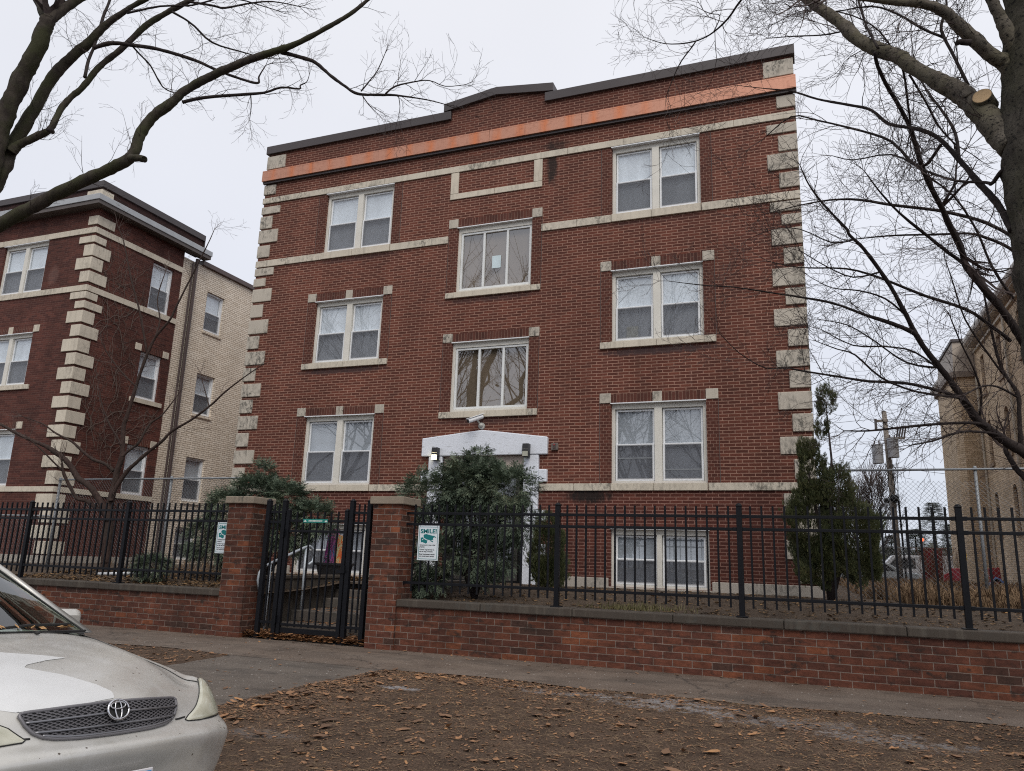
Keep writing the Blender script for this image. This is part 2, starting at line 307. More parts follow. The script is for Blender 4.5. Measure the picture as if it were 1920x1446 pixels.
TREE_DATA={'left':[[(-11.411,6.9,5.4,0.1196),(-11.23,7.008,5.843,0.1068),(-11.01,7.067,5.993,0.0962),(-10.385,7.226,6.373,0.0891),(-9.744,7.382,6.705,0.0855),(-9.232,7.505,6.953,0.0783),(-9.108,7.552,7.132,0.0785),(-9.098,7.619,7.495,0.0795),(-8.95,7.688,7.795,0.0764),(-8.754,7.745,7.971,0.0729),(-8.546,7.812,8.207,0.0658),(-8.163,7.906,8.434,0.0585),(-7.624,8.028,8.663,0.0584),(-7.174,8.126,8.792,0.0545),(-6.853,8.198,8.905,0.0399),(-6.387,8.312,9.17,0.0363),(-6.081,8.391,9.374,0.029),(-5.786,8.477,9.663,0.0255),(-5.331,8.6,10.035,0.0146)],[(-8.867,7.3,6.849,0.0552),(-8.678,7.3,6.809,0.0514),(-8.582,7.3,6.775,0.0478)],[(-7.165,8.2,8.814,0.0329),(-6.829,8.302,8.706,0.0291),(-6.633,8.364,8.621,0.0276),(-6.406,8.453,8.411,0.0246),(-6.188,8.534,8.236,0.0216),(-5.996,8.601,8.112,0.0215),(-5.662,8.704,8.09,0.0186),(-5.431,8.777,8.079,0.0143),(-5.006,8.911,8.004,0.0093),(-4.729,9.0,7.924,0.0057)],[(-5.943,8.6,8.145,0.0115),(-5.89,8.708,8.367,0.0102),(-5.835,8.829,8.628,0.0081),(-5.829,9.0,9.063,0.0053)],[(-5.514,8.6,8.011,0.0141),(-5.423,8.702,8.181,0.0128),(-5.212,8.857,8.309,0.0108),(-5.018,8.992,8.382,0.0087),(-4.817,9.134,8.332,0.0073),(-4.569,9.3,8.414,0.0044)],[(-5.908,8.6,8.057,0.01),(-5.823,8.644,7.925,0.0079),(-5.688,8.7,7.773,0.0043)],[(-5.355,8.7,8.006,0.0071),(-5.346,8.75,7.859,0.0057),(-5.39,8.8,7.722,0.0036)],[(-8.573,7.8,7.996,0.0291),(-8.296,7.927,8.101,0.0263),(-7.816,8.133,8.177,0.0249),(-7.472,8.279,8.235,0.022),(-7.242,8.387,8.347,0.0177),(-6.991,8.49,8.333,0.0147),(-6.997,8.512,8.413,0.0111),(-6.917,8.554,8.479,0.0074),(-6.918,8.6,8.64,0.0045)],[(-7.745,8.3,8.268,0.0089),(-7.75,8.347,8.095,0.0074),(-7.799,8.4,7.906,0.0037)],[(-11.386,6.9,5.314,0.1544),(-11.517,7.095,6.442,0.1317),(-11.438,7.191,6.969,0.1189),(-11.433,7.263,7.4,0.1129),(-11.366,7.317,7.697,0.0948),(-11.244,7.405,8.19,0.0883),(-11.117,7.511,8.812,0.0819),(-10.843,7.597,9.203,0.0784),(-10.634,7.652,9.421,0.0707),(-10.449,7.709,9.688,0.0591),(-10.292,7.75,9.851,0.0474),(-9.95,7.823,10.082,0.0395),(-9.612,7.889,10.248,0.0315),(-9.105,8.0,10.606,0.0197)],[(-11.302,7.2,7.315,0.082),(-11.218,7.252,7.448,0.0673),(-10.964,7.357,7.627,0.0563),(-10.816,7.425,7.769,0.049),(-10.824,7.522,8.149,0.0459),(-10.74,7.599,8.4,0.0462),(-10.609,7.676,8.615,0.0465),(-10.485,7.797,9.031,0.0471),(-10.235,7.929,9.393,0.0475),(-9.959,8.089,9.878,0.0481),(-9.689,8.201,10.141,0.0443),(-9.355,8.325,10.389,0.0405),(-9.064,8.437,10.641,0.0325),(-8.707,8.6,11.098,0.0205)],[(-10.528,7.2,7.556,0.0439),(-10.594,7.3,7.59,0.0406)],[(-10.429,7.6,9.236,0.0349),(-10.193,7.719,9.353,0.0311),(-9.877,7.854,9.335,0.0312),(-9.477,8.025,9.282,0.028),(-8.942,8.257,9.122,0.0249),(-8.673,8.379,8.998,0.0233),(-8.406,8.499,8.891,0.0202),(-8.003,8.674,8.773,0.0186),(-8.009,8.721,8.932,0.0125),(-7.975,8.8,9.175,0.0079)],[(-10.23,7.4,8.524,0.0262),(-10.41,7.542,8.967,0.0246),(-10.534,7.697,9.429,0.0236),(-10.752,7.91,10.12,0.0244),(-10.867,8.064,10.618,0.0216),(-11.0,8.2,11.089,0.017)],[(-11.383,7.0,5.185,0.1835),(-11.435,7.0,6.211,0.1587),(-11.367,7.0,7.352,0.1398),(-11.289,7.0,7.867,0.1334),(-11.08,7.0,8.436,0.1229),(-10.871,7.0,8.821,0.1155),(-10.774,7.0,9.244,0.1124),(-10.738,7.0,9.437,0.1052)],[(-10.728,7.0,9.396,0.0825),(-11.168,7.088,9.931,0.085),(-11.62,7.182,10.536,0.0717),(-12.201,7.3,11.333,0.0579)],[(-10.714,7.0,9.335,0.0674),(-10.631,7.123,9.62,0.0682),(-10.523,7.245,9.882,0.069),(-10.388,7.359,10.095,0.0618),(-10.198,7.6,10.686,0.0395)],[(-9.102,8.1,10.145,0.0236),(-8.807,8.354,10.184,0.0207),(-8.668,8.471,10.197,0.0192),(-8.412,8.699,10.39,0.0162),(-8.122,8.935,10.54,0.0123),(-7.774,9.2,10.559,0.0083)],[(-9.306,8.0,9.929,0.0188),(-9.163,8.131,9.861,0.0173),(-9.042,8.254,9.772,0.0166),(-8.847,8.474,9.582,0.0159),(-8.511,8.734,9.524,0.012),(-8.151,9.0,9.484,0.0073)],[(-9.946,7.8,9.402,0.014),(-9.876,7.982,9.277,0.0134),(-9.79,8.165,9.153,0.0127),(-9.751,8.429,8.919,0.0112),(-9.599,8.6,8.866,0.0081)],[(-9.803,7.6,9.722,0.0184),(-9.37,7.82,9.907,0.017),(-8.918,8.029,9.97,0.0155),(-8.408,8.276,10.17,0.0125),(-7.687,8.6,9.99,0.0078)]],'left_trunk':[[(-10.901,6.9,3.224,0.2795),(-11.09,6.9,4.078,0.2712),(-11.242,6.9,4.807,0.2613),(-11.291,6.9,5.303,0.2333)]],'right':[[(1.852,7.3,5.113,0.126),(1.78,7.366,5.296,0.1203),(1.683,7.459,5.577,0.107),(1.572,7.547,5.84,0.0949),(1.449,7.617,6.015,0.0839),(1.28,7.707,6.248,0.0751),(1.074,7.818,6.573,0.0706),(0.911,7.889,6.736,0.0697),(0.725,7.973,6.977,0.0643),(0.585,8.05,7.262,0.0609),(0.42,8.125,7.518,0.0597),(0.265,8.195,7.775,0.0584),(0.032,8.3,8.191,0.0523)],[(1.626,7.55,5.734,0.0671),(1.568,7.45,5.813,0.0625)],[(1.921,7.3,5.823,0.0803),(1.859,7.248,5.928,0.0682),(1.772,7.207,5.969,0.0602),(1.631,7.124,6.104,0.0603),(1.473,7.029,6.262,0.0543),(1.358,6.961,6.374,0.0483),(1.199,6.889,6.433,0.0403),(0.973,6.794,6.441,0.0322),(0.721,6.688,6.464,0.0282),(0.515,6.6,6.489,0.0241)],[(1.55,6.95,5.993,0.0275),(1.461,6.95,6.02,0.0257),(1.436,6.95,6.015,0.0237)],[(1.941,7.2,6.023,0.0637),(1.877,7.159,6.174,0.0559),(1.815,7.11,6.359,0.0501),(1.756,7.067,6.525,0.0442),(1.662,7.0,6.78,0.0323)],[(1.624,7.6,5.972,0.0153),(1.562,7.681,6.317,0.0148),(1.492,7.763,6.676,0.0143),(1.494,7.795,6.823,0.0135),(1.57,7.853,7.073,0.0113),(1.572,7.9,7.302,0.0092)],[(1.497,7.8,6.677,0.0134),(1.346,7.869,6.858,0.0128),(1.131,7.971,7.176,0.0113),(0.894,8.063,7.402,0.0097),(0.517,8.192,7.531,0.007),(0.189,8.3,7.77,0.0046)],[(1.797,7.3,4.93,0.0235),(1.751,7.363,4.918,0.0218),(1.722,7.42,4.884,0.02),(1.688,7.472,4.863,0.0181),(1.656,7.51,4.903,0.013),(1.459,7.714,5.054,0.0118),(1.235,7.944,5.323,0.0106),(0.991,8.187,5.668,0.0093),(0.642,8.451,5.808,0.0063),(0.437,8.6,5.976,0.004)],[(1.767,7.3,4.323,0.0347),(1.74,7.449,4.582,0.0318),(1.708,7.549,4.754,0.0304),(1.632,7.707,5.022,0.0272),(1.539,7.893,5.36,0.0239),(1.415,8.091,5.728,0.0226),(1.254,8.246,5.952,0.0196),(1.017,8.437,6.173,0.0174),(0.865,8.589,6.466,0.016),(0.63,8.756,6.685,0.0144),(0.338,8.947,6.935,0.0128),(0.043,9.132,7.224,0.01),(-0.276,9.311,7.445,0.0057),(-0.637,9.5,7.692,0.0036)],[(1.638,8.4,5.616,0.0185),(1.694,8.729,6.098,0.0165),(1.654,9.035,6.554,0.0152),(1.591,9.287,6.933,0.0137),(1.523,9.6,7.444,0.011)],[(1.528,8.6,5.927,0.0172),(1.333,8.798,5.778,0.0172),(1.105,9.035,6.274,0.0165),(0.818,9.23,6.579,0.015),(0.343,9.51,6.982,0.0124),(0.029,9.676,7.196,0.0093),(-0.344,9.9,7.057,0.0048)],[(0.869,7.8,6.652,0.0184),(0.902,7.932,6.564,0.0186),(0.989,8.112,6.448,0.0198),(1.121,8.335,6.304,0.022),(1.252,8.585,6.124,0.0243),(1.392,8.964,5.809,0.027),(1.59,9.317,5.515,0.0306),(1.739,9.59,5.269,0.0321),(1.853,9.8,5.073,0.0357)],[(1.126,8.0,6.655,0.014),(1.195,8.298,6.583,0.0124),(1.255,8.663,6.474,0.0119),(1.313,9.0,6.353,0.0102)],[(1.196,8.0,6.45,0.012),(1.355,8.224,6.245,0.0112),(1.484,8.42,6.054,0.0104),(1.653,8.6,5.904,0.0095)],[(0.879,7.6,6.558,0.0134),(0.841,8.059,7.158,0.0125),(0.832,8.487,7.761,0.0118),(0.836,8.8,8.227,0.0107)],[(1.16,8.2,6.721,0.0095),(1.003,8.376,7.284,0.0089),(0.759,8.518,7.661,0.0082),(0.432,8.668,7.947,0.0064),(0.195,8.766,8.054,0.0043),(-0.12,8.9,8.061,0.0028)],[(0.541,7.6,6.828,0.0083),(0.375,7.862,7.021,0.0077),(0.111,8.23,7.34,0.0066),(-0.185,8.6,7.652,0.0048)],[(-0.199,8.0,8.009,0.0153),(-0.454,8.207,7.955,0.0137),(-0.625,8.365,7.862,0.0118),(-0.811,8.5,7.822,0.0109),(-0.965,8.593,7.829,0.01),(-1.171,8.704,7.896,0.0085),(-1.474,8.854,8.068,0.0064),(-1.769,9.0,8.343,0.0036)],[(-1.038,8.6,7.821,0.0089),(-1.096,8.624,7.76,0.0084),(-1.232,8.677,7.636,0.0079),(-1.33,8.726,7.491,0.0068),(-1.454,8.8,7.25,0.004)],[(-0.84,8.8,8.049,0.0074),(-0.764,8.912,8.351,0.0063),(-0.905,8.984,8.482,0.0052),(-1.122,9.1,8.752,0.0036)]],'right_trunk':[[(2.038,7.3,0.191,0.329),(2.045,7.3,1.333,0.3139),(2.059,7.3,3.025,0.3179),(2.061,7.3,4.147,0.314),(2.075,7.3,4.945,0.3224),(2.149,7.3,5.881,0.2963),(2.2,7.3,6.534,0.2752),(2.297,7.3,7.677,0.2381)]],'yard_right':[[(2.849,11.6,2.748,0.0833),(2.605,11.464,2.947,0.0677),(2.36,11.337,3.106,0.0599),(2.085,11.185,3.325,0.0522),(1.943,11.073,3.547,0.0443),(1.736,10.91,3.866,0.0365),(1.45,10.699,4.27,0.0329),(1.287,10.54,4.608,0.0292),(1.089,10.35,5.01,0.026),(0.823,10.143,5.412,0.0218),(0.654,10.036,5.594,0.0187),(0.614,9.997,5.678,0.0166),(0.355,9.827,5.977,0.0135),(0.195,9.704,6.217,0.0104),(0.105,9.6,6.441,0.0062)],[(3.054,11.6,3.862,0.0636),(2.715,11.311,4.371,0.0502),(2.471,11.094,4.754,0.0474),(2.262,10.933,5.018,0.0442),(2.048,10.76,5.307,0.042),(1.99,10.65,5.528,0.0377),(1.84,10.486,5.832,0.0345),(1.775,10.4,5.996,0.0323)],[(2.075,10.9,5.358,0.0266),(1.871,10.74,5.483,0.0233),(1.625,10.537,5.653,0.0221),(1.273,10.239,5.903,0.0167),(1.036,10.004,6.132,0.0114),(0.858,9.8,6.346,0.0062)],[(1.392,10.5,4.282,0.0308),(1.345,10.464,4.352,0.0298),(1.093,10.345,4.464,0.0246),(0.772,10.199,4.566,0.0185),(0.407,10.033,4.694,0.0149),(0.019,9.865,4.759,0.0123),(-0.237,9.755,4.789,0.0103),(-0.732,9.542,4.849,0.0087),(-1.114,9.379,4.859,0.0067),(-1.533,9.2,4.895,0.0041)],[(1.898,10.9,3.541,0.0237),(1.787,10.837,3.602,0.0216),(1.486,10.683,3.68,0.0195),(1.178,10.529,3.731,0.0184),(0.768,10.329,3.728,0.0163),(0.4,10.146,3.767,0.0132),(-0.027,9.931,3.816,0.0106),(-0.187,9.85,3.839,0.0091),(-0.429,9.73,3.824,0.0076),(-0.722,9.556,3.991,0.0055),(-0.931,9.4,4.21,0.004)],[(2.152,11.1,3.239,0.0216),(2.038,11.036,3.273,0.0206),(1.676,10.849,3.251,0.0184),(1.167,10.583,3.174,0.0152),(0.728,10.351,3.1,0.0116),(0.447,10.2,3.083,0.0075)],[(2.279,11.2,3.149,0.0186),(2.136,11.085,3.161,0.0164),(1.81,10.826,3.134,0.0152),(1.453,10.531,2.983,0.011),(1.177,10.3,2.901,0.0059)],[(2.641,11.5,2.931,0.0365),(2.592,11.49,3.048,0.0314),(2.6,11.461,3.428,0.0284),(2.606,11.439,3.713,0.0254),(2.463,11.411,4.038,0.0214),(2.392,11.38,4.444,0.0172),(2.321,11.326,5.181,0.012),(2.274,11.3,5.544,0.0077)],[(2.656,11.6,2.578,0.0418),(2.61,11.62,2.663,0.0394),(2.533,11.649,2.778,0.037),(2.448,11.7,3.033,0.0268)],[(1.962,10.9,3.47,0.0195),(1.817,10.787,3.563,0.0184),(1.324,10.472,3.594,0.0151),(0.903,10.176,3.732,0.013),(0.616,9.918,3.969,0.0109),(0.411,9.773,4.019,0.0079),(0.172,9.6,4.089,0.0049)],[(2.589,11.4,4.42,0.0246),(2.325,11.247,4.638,0.0225),(2.059,11.104,4.816,0.0209),(1.568,10.874,4.97,0.0188),(1.014,10.609,5.186,0.0161),(0.605,10.422,5.288,0.0123),(0.04,10.175,5.272,0.008),(-0.35,10.0,5.338,0.0048)],[(2.794,11.5,5.679,0.0276),(2.658,11.402,5.764,0.0231),(2.419,11.249,5.846,0.0197),(2.178,11.105,5.878,0.0164),(1.725,10.844,5.809,0.0141),(1.192,10.531,5.729,0.0107),(0.642,10.2,5.598,0.0063)],[(2.81,11.6,5.953,0.028),(2.664,11.524,6.042,0.0252),(2.357,11.376,6.177,0.0235),(1.861,11.155,6.281,0.0224),(1.293,10.908,6.327,0.0196),(0.857,10.716,6.38,0.0168),(0.493,10.56,6.36,0.0128),(0.084,10.383,6.256,0.0089),(-0.329,10.2,6.112,0.0055)],[(2.629,11.2,4.942,0.0186),(2.385,10.984,5.334,0.0159),(2.204,10.757,5.784,0.0137),(1.962,10.541,6.17,0.0116),(1.651,10.35,6.426,0.0095),(1.402,10.2,6.617,0.0053)],[(2.435,11.3,3.969,0.0137),(2.254,11.159,4.232,0.0127),(2.013,10.956,4.626,0.0106),(1.898,10.778,5.015,0.0084),(1.784,10.6,5.4,0.0052)],[(1.662,11.0,4.013,0.0138),(1.266,10.749,4.046,0.0121),(0.886,10.451,4.277,0.0104),(0.572,10.21,4.444,0.0077),(0.257,10.0,4.477,0.0046)],[(2.088,11.2,3.328,0.0157),(2.114,11.011,3.638,0.0134),(2.02,10.814,3.945,0.0113),(1.866,10.603,4.248,0.0092),(1.744,10.4,4.545,0.0061)],[(2.593,11.4,3.663,0.0158),(2.312,11.077,3.747,0.0134),(2.092,10.852,3.708,0.0112),(1.864,10.6,3.562,0.008)],[(1.702,10.9,3.915,0.0125),(1.353,10.629,4.151,0.0114),(0.999,10.406,4.186,0.0103),(0.615,10.167,4.161,0.0082),(0.247,9.9,4.321,0.0051)],[(1.294,10.6,4.626,0.0136),(1.042,10.392,4.819,0.0115),(0.723,10.182,4.886,0.0093),(0.404,9.98,4.883,0.0062),(0.157,9.8,4.986,0.0041)],[(1.006,10.4,5.19,0.0126),(0.67,10.15,5.061,0.0104),(0.354,9.886,5.14,0.0082),(0.048,9.6,5.278,0.0051)],[(0.705,10.2,5.59,0.0105),(0.441,10.046,5.522,0.0094),(0.064,9.797,5.649,0.0073),(-0.254,9.606,5.608,0.0047),(-0.572,9.4,5.415,0.0031)]],'yard_left':[[(-14.602,13.0,1.019,0.0902),(-14.682,13.035,1.691,0.0967),(-14.786,13.065,2.284,0.0815),(-14.766,13.093,2.841,0.0657),(-14.766,13.105,3.098,0.0616),(-14.703,13.122,3.431,0.0552),(-14.745,13.134,3.668,0.051),(-14.827,13.156,4.137,0.0447),(-14.78,13.17,4.416,0.0404),(-14.653,13.211,5.265,0.0363),(-14.515,13.24,5.877,0.0342),(-14.349,13.262,6.307,0.0298),(-14.002,13.288,6.724,0.0252),(-13.866,13.306,7.079,0.0218),(-13.465,13.354,8.043,0.0162),(-13.214,13.385,8.657,0.0116),(-13.112,13.4,8.969,0.007)],[(-14.874,13.1,3.098,0.0397),(-15.112,13.049,3.255,0.0354),(-15.477,12.983,3.376,0.0334),(-15.891,12.896,3.659,0.0291),(-16.077,12.858,3.783,0.0259),(-16.523,12.777,3.972,0.0215),(-16.904,12.705,4.189,0.0137),(-17.531,12.6,4.386,0.0092)],[(-14.686,13.0,1.983,0.0753),(-14.877,12.922,2.332,0.0703),(-15.101,12.856,2.601,0.0673),(-15.251,12.818,2.742,0.0654),(-15.533,12.763,2.895,0.0613),(-15.687,12.718,3.086,0.0593),(-15.889,12.667,3.291,0.0573),(-16.165,12.612,3.461,0.0554),(-16.459,12.557,3.621,0.0468),(-16.84,12.492,3.745,0.0403),(-17.42,12.393,3.973,0.0351),(-17.822,12.326,4.14,0.0307),(-18.623,12.2,4.352,0.023)],[(-14.806,13.0,2.1,0.054),(-15.109,12.92,2.283,0.0456),(-15.303,12.869,2.398,0.0414),(-15.532,12.818,2.441,0.0393),(-15.701,12.751,2.664,0.035),(-15.883,12.663,2.984,0.0307),(-15.929,12.6,3.234,0.022)],[(-15.977,12.7,3.051,0.0221),(-16.195,12.591,3.261,0.0188),(-16.525,12.428,3.578,0.0155),(-16.811,12.3,3.802,0.0089)],[(-14.705,13.0,2.398,0.0541),(-14.718,13.017,2.532,0.0499),(-14.602,13.062,2.836,0.0469),(-14.454,13.102,3.094,0.0437),(-14.268,13.136,3.278,0.0415),(-14.045,13.175,3.487,0.0372),(-13.683,13.235,3.782,0.0328),(-13.478,13.274,4.004,0.0306),(-13.011,13.341,4.271,0.0262),(-12.574,13.411,4.6,0.0229),(-12.259,13.468,4.908,0.0196),(-11.789,13.544,5.273,0.0131),(-11.421,13.6,5.514,0.0076)],[(-14.678,13.1,3.427,0.0331),(-14.587,13.159,3.557,0.0309),(-14.41,13.26,3.767,0.0278),(-14.329,13.416,4.217,0.0247),(-14.101,13.534,4.459,0.0192),(-13.919,13.7,4.909,0.0114)],[(-14.745,13.1,3.688,0.0221),(-14.897,13.085,3.876,0.02),(-15.181,13.06,4.195,0.0179),(-15.429,13.031,4.581,0.0136),(-15.622,13.0,5.034,0.008)],[(-14.58,13.3,5.897,0.0252),(-14.873,13.276,6.714,0.0233),(-15.064,13.262,7.175,0.0211),(-15.424,13.241,7.925,0.0167),(-15.814,13.214,8.913,0.0133),(-16.134,13.2,9.429,0.0073)],[(-14.677,13.2,5.096,0.0204),(-15.049,13.102,5.417,0.0182),(-15.43,12.988,5.832,0.0149),(-15.661,12.9,6.195,0.0092)],[(-14.416,13.3,6.283,0.0184),(-14.484,13.441,6.8,0.0163),(-14.838,13.598,7.432,0.0143),(-14.919,13.8,8.22,0.0097)],[(-12.606,13.4,4.575,0.0142),(-13.014,13.66,4.986,0.0112),(-13.573,14.0,5.549,0.007)]]}
# ------------------------------------------------------------------ wall / window builders
def my(c):            # a wall whose face looks towards -Y at y=c ; d goes into the wall
    return lambda u,z,d:(u,c+d,z)
def mxp(c):           # face looks towards +X
    return lambda u,z,d:(c-d,u,z)
def mxn(c):           # face looks towards -X
    return lambda u,z,d:(c+d,u,z)
def fbox(mb,fn,u0,u1,d0,d1,z0,z1):
    mb.prism([(u0,z0),(u1,z0),(u1,z1),(u0,z1)],fn,d0,d1)
def wall_face(mb,fn,u0,u1,z0,z1,holes,reveal=.2):
    us=sorted({u0,u1,*[h[0] for h in holes],*[h[1] for h in holes]}); zs=sorted({z0,z1,*[h[2] for h in holes],*[h[3] for h in holes]})
    us=[u for u in us if u0<=u<=u1]; zs=[z for z in zs if z0<=z<=z1]
    for a,b in zip(us,us[1:]):
        for c,d in zip(zs,zs[1:]):
            cu,cz=(a+b)/2,(c+d)/2
            if any(h[0]<cu<h[1] and h[2]<cz<h[3] for h in holes): continue
            mb.face(fn(a,c,0),fn(b,c,0),fn(b,d,0),fn(a,d,0))
    for a,b,c,d in holes:
        for (p,q),(r,s) in (((a,c),(b,c)),((b,c),(b,d)),((b,d),(a,d)),((a,d),(a,c))):
            mb.face(fn(p,q,0),fn(r,s,0),fn(r,s,reveal),fn(p,q,reveal))
def frame_ring(mb,fn,u0,u1,z0,z1,w,d0,d1,top=None,bot=None):
    t=w if top is None else top; bt=w if bot is None else bot
    fbox(mb,fn,u0,u0+w,d0,d1,z0,z1); fbox(mb,fn,u1-w,u1,d0,d1,z0,z1)
    fbox(mb,fn,u0+w,u1-w,d0,d1,z1-t,z1); fbox(mb,fn,u0+w,u1-w,d0,d1,z0,z0+bt)
def sash_unit(win,fn,u0,u1,z0,z1,blind='blind',low='curtain',screen=True,lines=None,d=.10,mid=.5,trim='sash'):
    zm=z0+(z1-z0)*mid
    sb=MB(); frame_ring(sb,fn,u0,u1,zm-.02,z1,.04,d+.02,d+.06,top=.04,bot=.045)
    build('sash',sb,M[trim],win,bevel=.004)
    sb=MB(); frame_ring(sb,fn,u0,u1,z0,zm+.02,.045,d-.015,d+.018,top=.04,bot=.055)
    build('sash',sb,M[trim],win,bevel=.004)
    g=MB(); g.face(fn(u0+.04,zm+.02,d+.04),fn(u1-.04,zm+.02,d+.04),fn(u1-.04,z1-.04,d+.04),fn(u0+.04,z1-.04,d+.04)); build('pane',g,M['glass'],win)
    g=MB(); g.face(fn(u0+.045,z0+.05,d+.002),fn(u1-.045,z0+.05,d+.002),fn(u1-.045,zm-.02,d+.002),fn(u0+.045,zm-.02,d+.002)); build('pane',g,M['glass'],win)
    bl=MB(); bl.face(fn(u0,zm-.01,d+.075),fn(u1,zm-.01,d+.075),fn(u1,z1,d+.075),fn(u0,z1,d+.075)); build('blind',bl,M[blind],win)
    bl=MB(); bl.face(fn(u0,z0,d+.09),fn(u1,z0,d+.09),fn(u1,zm-.01,d+.09),fn(u0,zm-.01,d+.09)); build('curtain',bl,M[low],win)
    if screen:
        s=MB(); s.face(fn(u0+.04,z0+.04,d-.022),fn(u1-.04,z0+.04,d-.022),fn(u1-.04,zm,d-.022),fn(u0+.04,zm,d-.022)); build('insect_screen',s,M['screen'],win)
    if lines:
        s=MB()
        for zz in lines: fbox(s,fn,u0+.05,u1-.05,d-.03,d-.018,z0+zz,z0+zz+.025)
        build('sash_bar',s,M['galv'],win)
def pair_window(parent,fn,u0,u1,z0,z1,mull=.16,side=.075,**k):
    f=MB(); D0,D1=.07,.2
    head=.13
    fbox(f,fn,u0,u0+side,D0,D1,z0,z1); fbox(f,fn,u1-side,u1,D0,D1,z0,z1)
    um=(u0+u1)/2
    fbox(f,fn,um-mull/2,um+mull/2,D0-.02,D1,z0,z1-head)
    fbox(f,fn,u0+side,u1-side,D0,D1,z1-head,z1); 
    fbox(f,fn,u0+side,um-mull/2,D0,D1,z0,z0+.05); fbox(f,fn,um+mull/2,u1-side,D0,D1,z0,z0+.05)
    w=build('window',f,M['trim'],parent,bevel=.005)
    h=MB(); fbox(h,fn,u0-.01,u1+.01,-.035,.075,z1-.022,z1-.002); build('head_flashing',h,M['sash'],w)
    ln=k.pop('lines',(None,None))
    sash_unit(w,fn,u0+side+.01,um-mull/2-.01,z0+.055,z1-head-.01,lines=ln[0],**k)
    sash_unit(w,fn,um+mull/2+.01,u1-side-.01,z0+.055,z1-head-.01,lines=ln[1],**k)
    return w
def single_window(parent,fn,u0,u1,z0,z1,**k):
    f=MB(); frame_ring(f,fn,u0,u1,z0,z1,.06,.07,.2,top=.07,bot=.05)
    w=build('window',f,M['sash'],parent,bevel=.005)
    sash_unit(w,fn,u0+.062,u1-.062,z0+.052,z1-.072,**k); return w
def triple_window(parent,fn,u0,u1,z0,z1):
    f=MB(); fbox(f,fn,u0,u0+.07,.05,.2,z0,z1); fbox(f,fn,u1-.03,u1,.05,.2,z0,z1)
    fbox(f,fn,u0+.07,u1-.03,.05,.2,z1-.14,z1); fbox(f,fn,u0+.07,u1-.03,.05,.2,z0,z0+.07)
    w=build('window',f,M['trim'],parent,bevel=.005)
    h=MB(); fbox(h,fn,u0-.01,u1+.01,-.035,.055,z1-.022,z1-.002); build('head_flashing',h,M['sash'],w)
    a0,a1,b0,b1=u0+.075,u1-.035,z0+.075,z1-.145
    s=MB(); frame_ring(s,fn,a0,a1,b0,b1,.05,.07,.13)
    for t in (1/3,2/3):
        u=a0+(a1-a0)*t; fbox(s,fn,u-.028,u+.028,.072,.128,b0+.05,b1-.05)
    build('sash',s,M['stairframe'],w,bevel=.004)
    for t in (0,1,2):
        x0=a0+(a1-a0)*t/3+.04; x1=a0+(a1-a0)*(t+1)/3-.04
        g=MB(); tl=.006*math.sin(t*2.1)
        g.face(fn(x0,b0+.05,.11+tl),fn(x1,b0+.05,.11),fn(x1,b1-.05,.11),fn(x0,b1-.05,.11+tl)); build('pane',g,M['stairglass'],w)
    c=MB(); c.face(fn(a0,b0,.19),fn(a1,b0,.19),fn(a1,b1,.19),fn(a0,b1,.19)); build('lining',c,M['tancurtain'],w)
    return w
def stonebox(name,parent,fn,u0,u1,z0,z1,proud=.03,depth=.08,mat='stone',bevel=.008):
    s=MB(); fbox(s,fn,u0,u1,-proud,depth,z0,z1); return build(name,s,M[mat],parent,bevel=bevel)
def belt(name,parent,fn,u0,u1,z0,z1,mat='stone',n=None,proud=.035,seed=1):
    r=random.Random(seed); s=MB(); L_=u1-u0; n=n or max(1,round(L_/1.45)); x=u0
    for k in range(n):
        e=u0+L_*(k+1)/n+(r.uniform(-.12,.12) if k<n-1 else 0)
        fbox(s,fn,x+.004,e-.004,-proud-r.uniform(0,.004),.05,z0,z1); x=e
    return build(name,s,M[mat],parent,bevel=.006)
def lintel(parent,fn,u0,u1,z0,z1,keystone=True,smat='quoin'):
    """header with soldier bricks between stone blocks; u0..u1 is the opening"""
    l=MB(); um=(u0+u1)/2
    if keystone:
        fbox(l,fn,u0+.002,um-.105,-.006,.06,z0,z1-.012); fbox(l,fn,um+.105,u1-.002,-.006,.06,z0,z1-.012)
    else: fbox(l,fn,u0+.002,u1-.002,-.006,.06,z0,z1-.012)
    o=build('lintel',l,M['soldier'],parent)
    for a,b in ((u0-.255,u0-.002),(u1+.002,u1+.255)): stonebox('stone_block',o,fn,a,b,z0,z1,.022,.05,smat)
    if keystone: stonebox('keystone',o,fn,um-.1,um+.1,z0,z1,.024,.05,smat)
    return o
def sill(parent,fn,u0,u1,z0,z1,ends=.25,mat='stone_clean'):
    s=MB(); um=(u0+u1)/2
    fbox(s,fn,u0-.01,um-.003,-.06,.15,z0,z1); fbox(s,fn,um+.003,u1+.01,-.06,.15,z0,z1)
    o=build('sill',s,M[mat],parent,bevel=.006)
    if ends:
        for a,b in ((u0-ends,u0-.013),(u1+.013,u1+ends)): stonebox('stone_block',o,fn,a,b,z0,z1,.05,.05,'stone')
    return o
QZ=[(12.03,12.43,1),(11.24,11.53,0),(10.64,10.86,1),(10.2,10.57,0),(9.77,10.15,1),(9.34,9.69,0),(8.8,9.02,1),(8.49,8.72,0),(8.04,8.41,1),(7.6,7.96,0),(7.13,7.52,1),(6.71,7.07,0),(6.26,6.63,1),(5.82,6.18,0),(5.39,5.74,1),(4.95,5.31,0),(4.51,4.87,1),(4.06,4.42,0),(3.61,3.96,1),(3.12,3.51,0),(2.45,2.84,1),(2.02,2.37,0),(1.58,1.94,1),(1.14,1.5,0)]

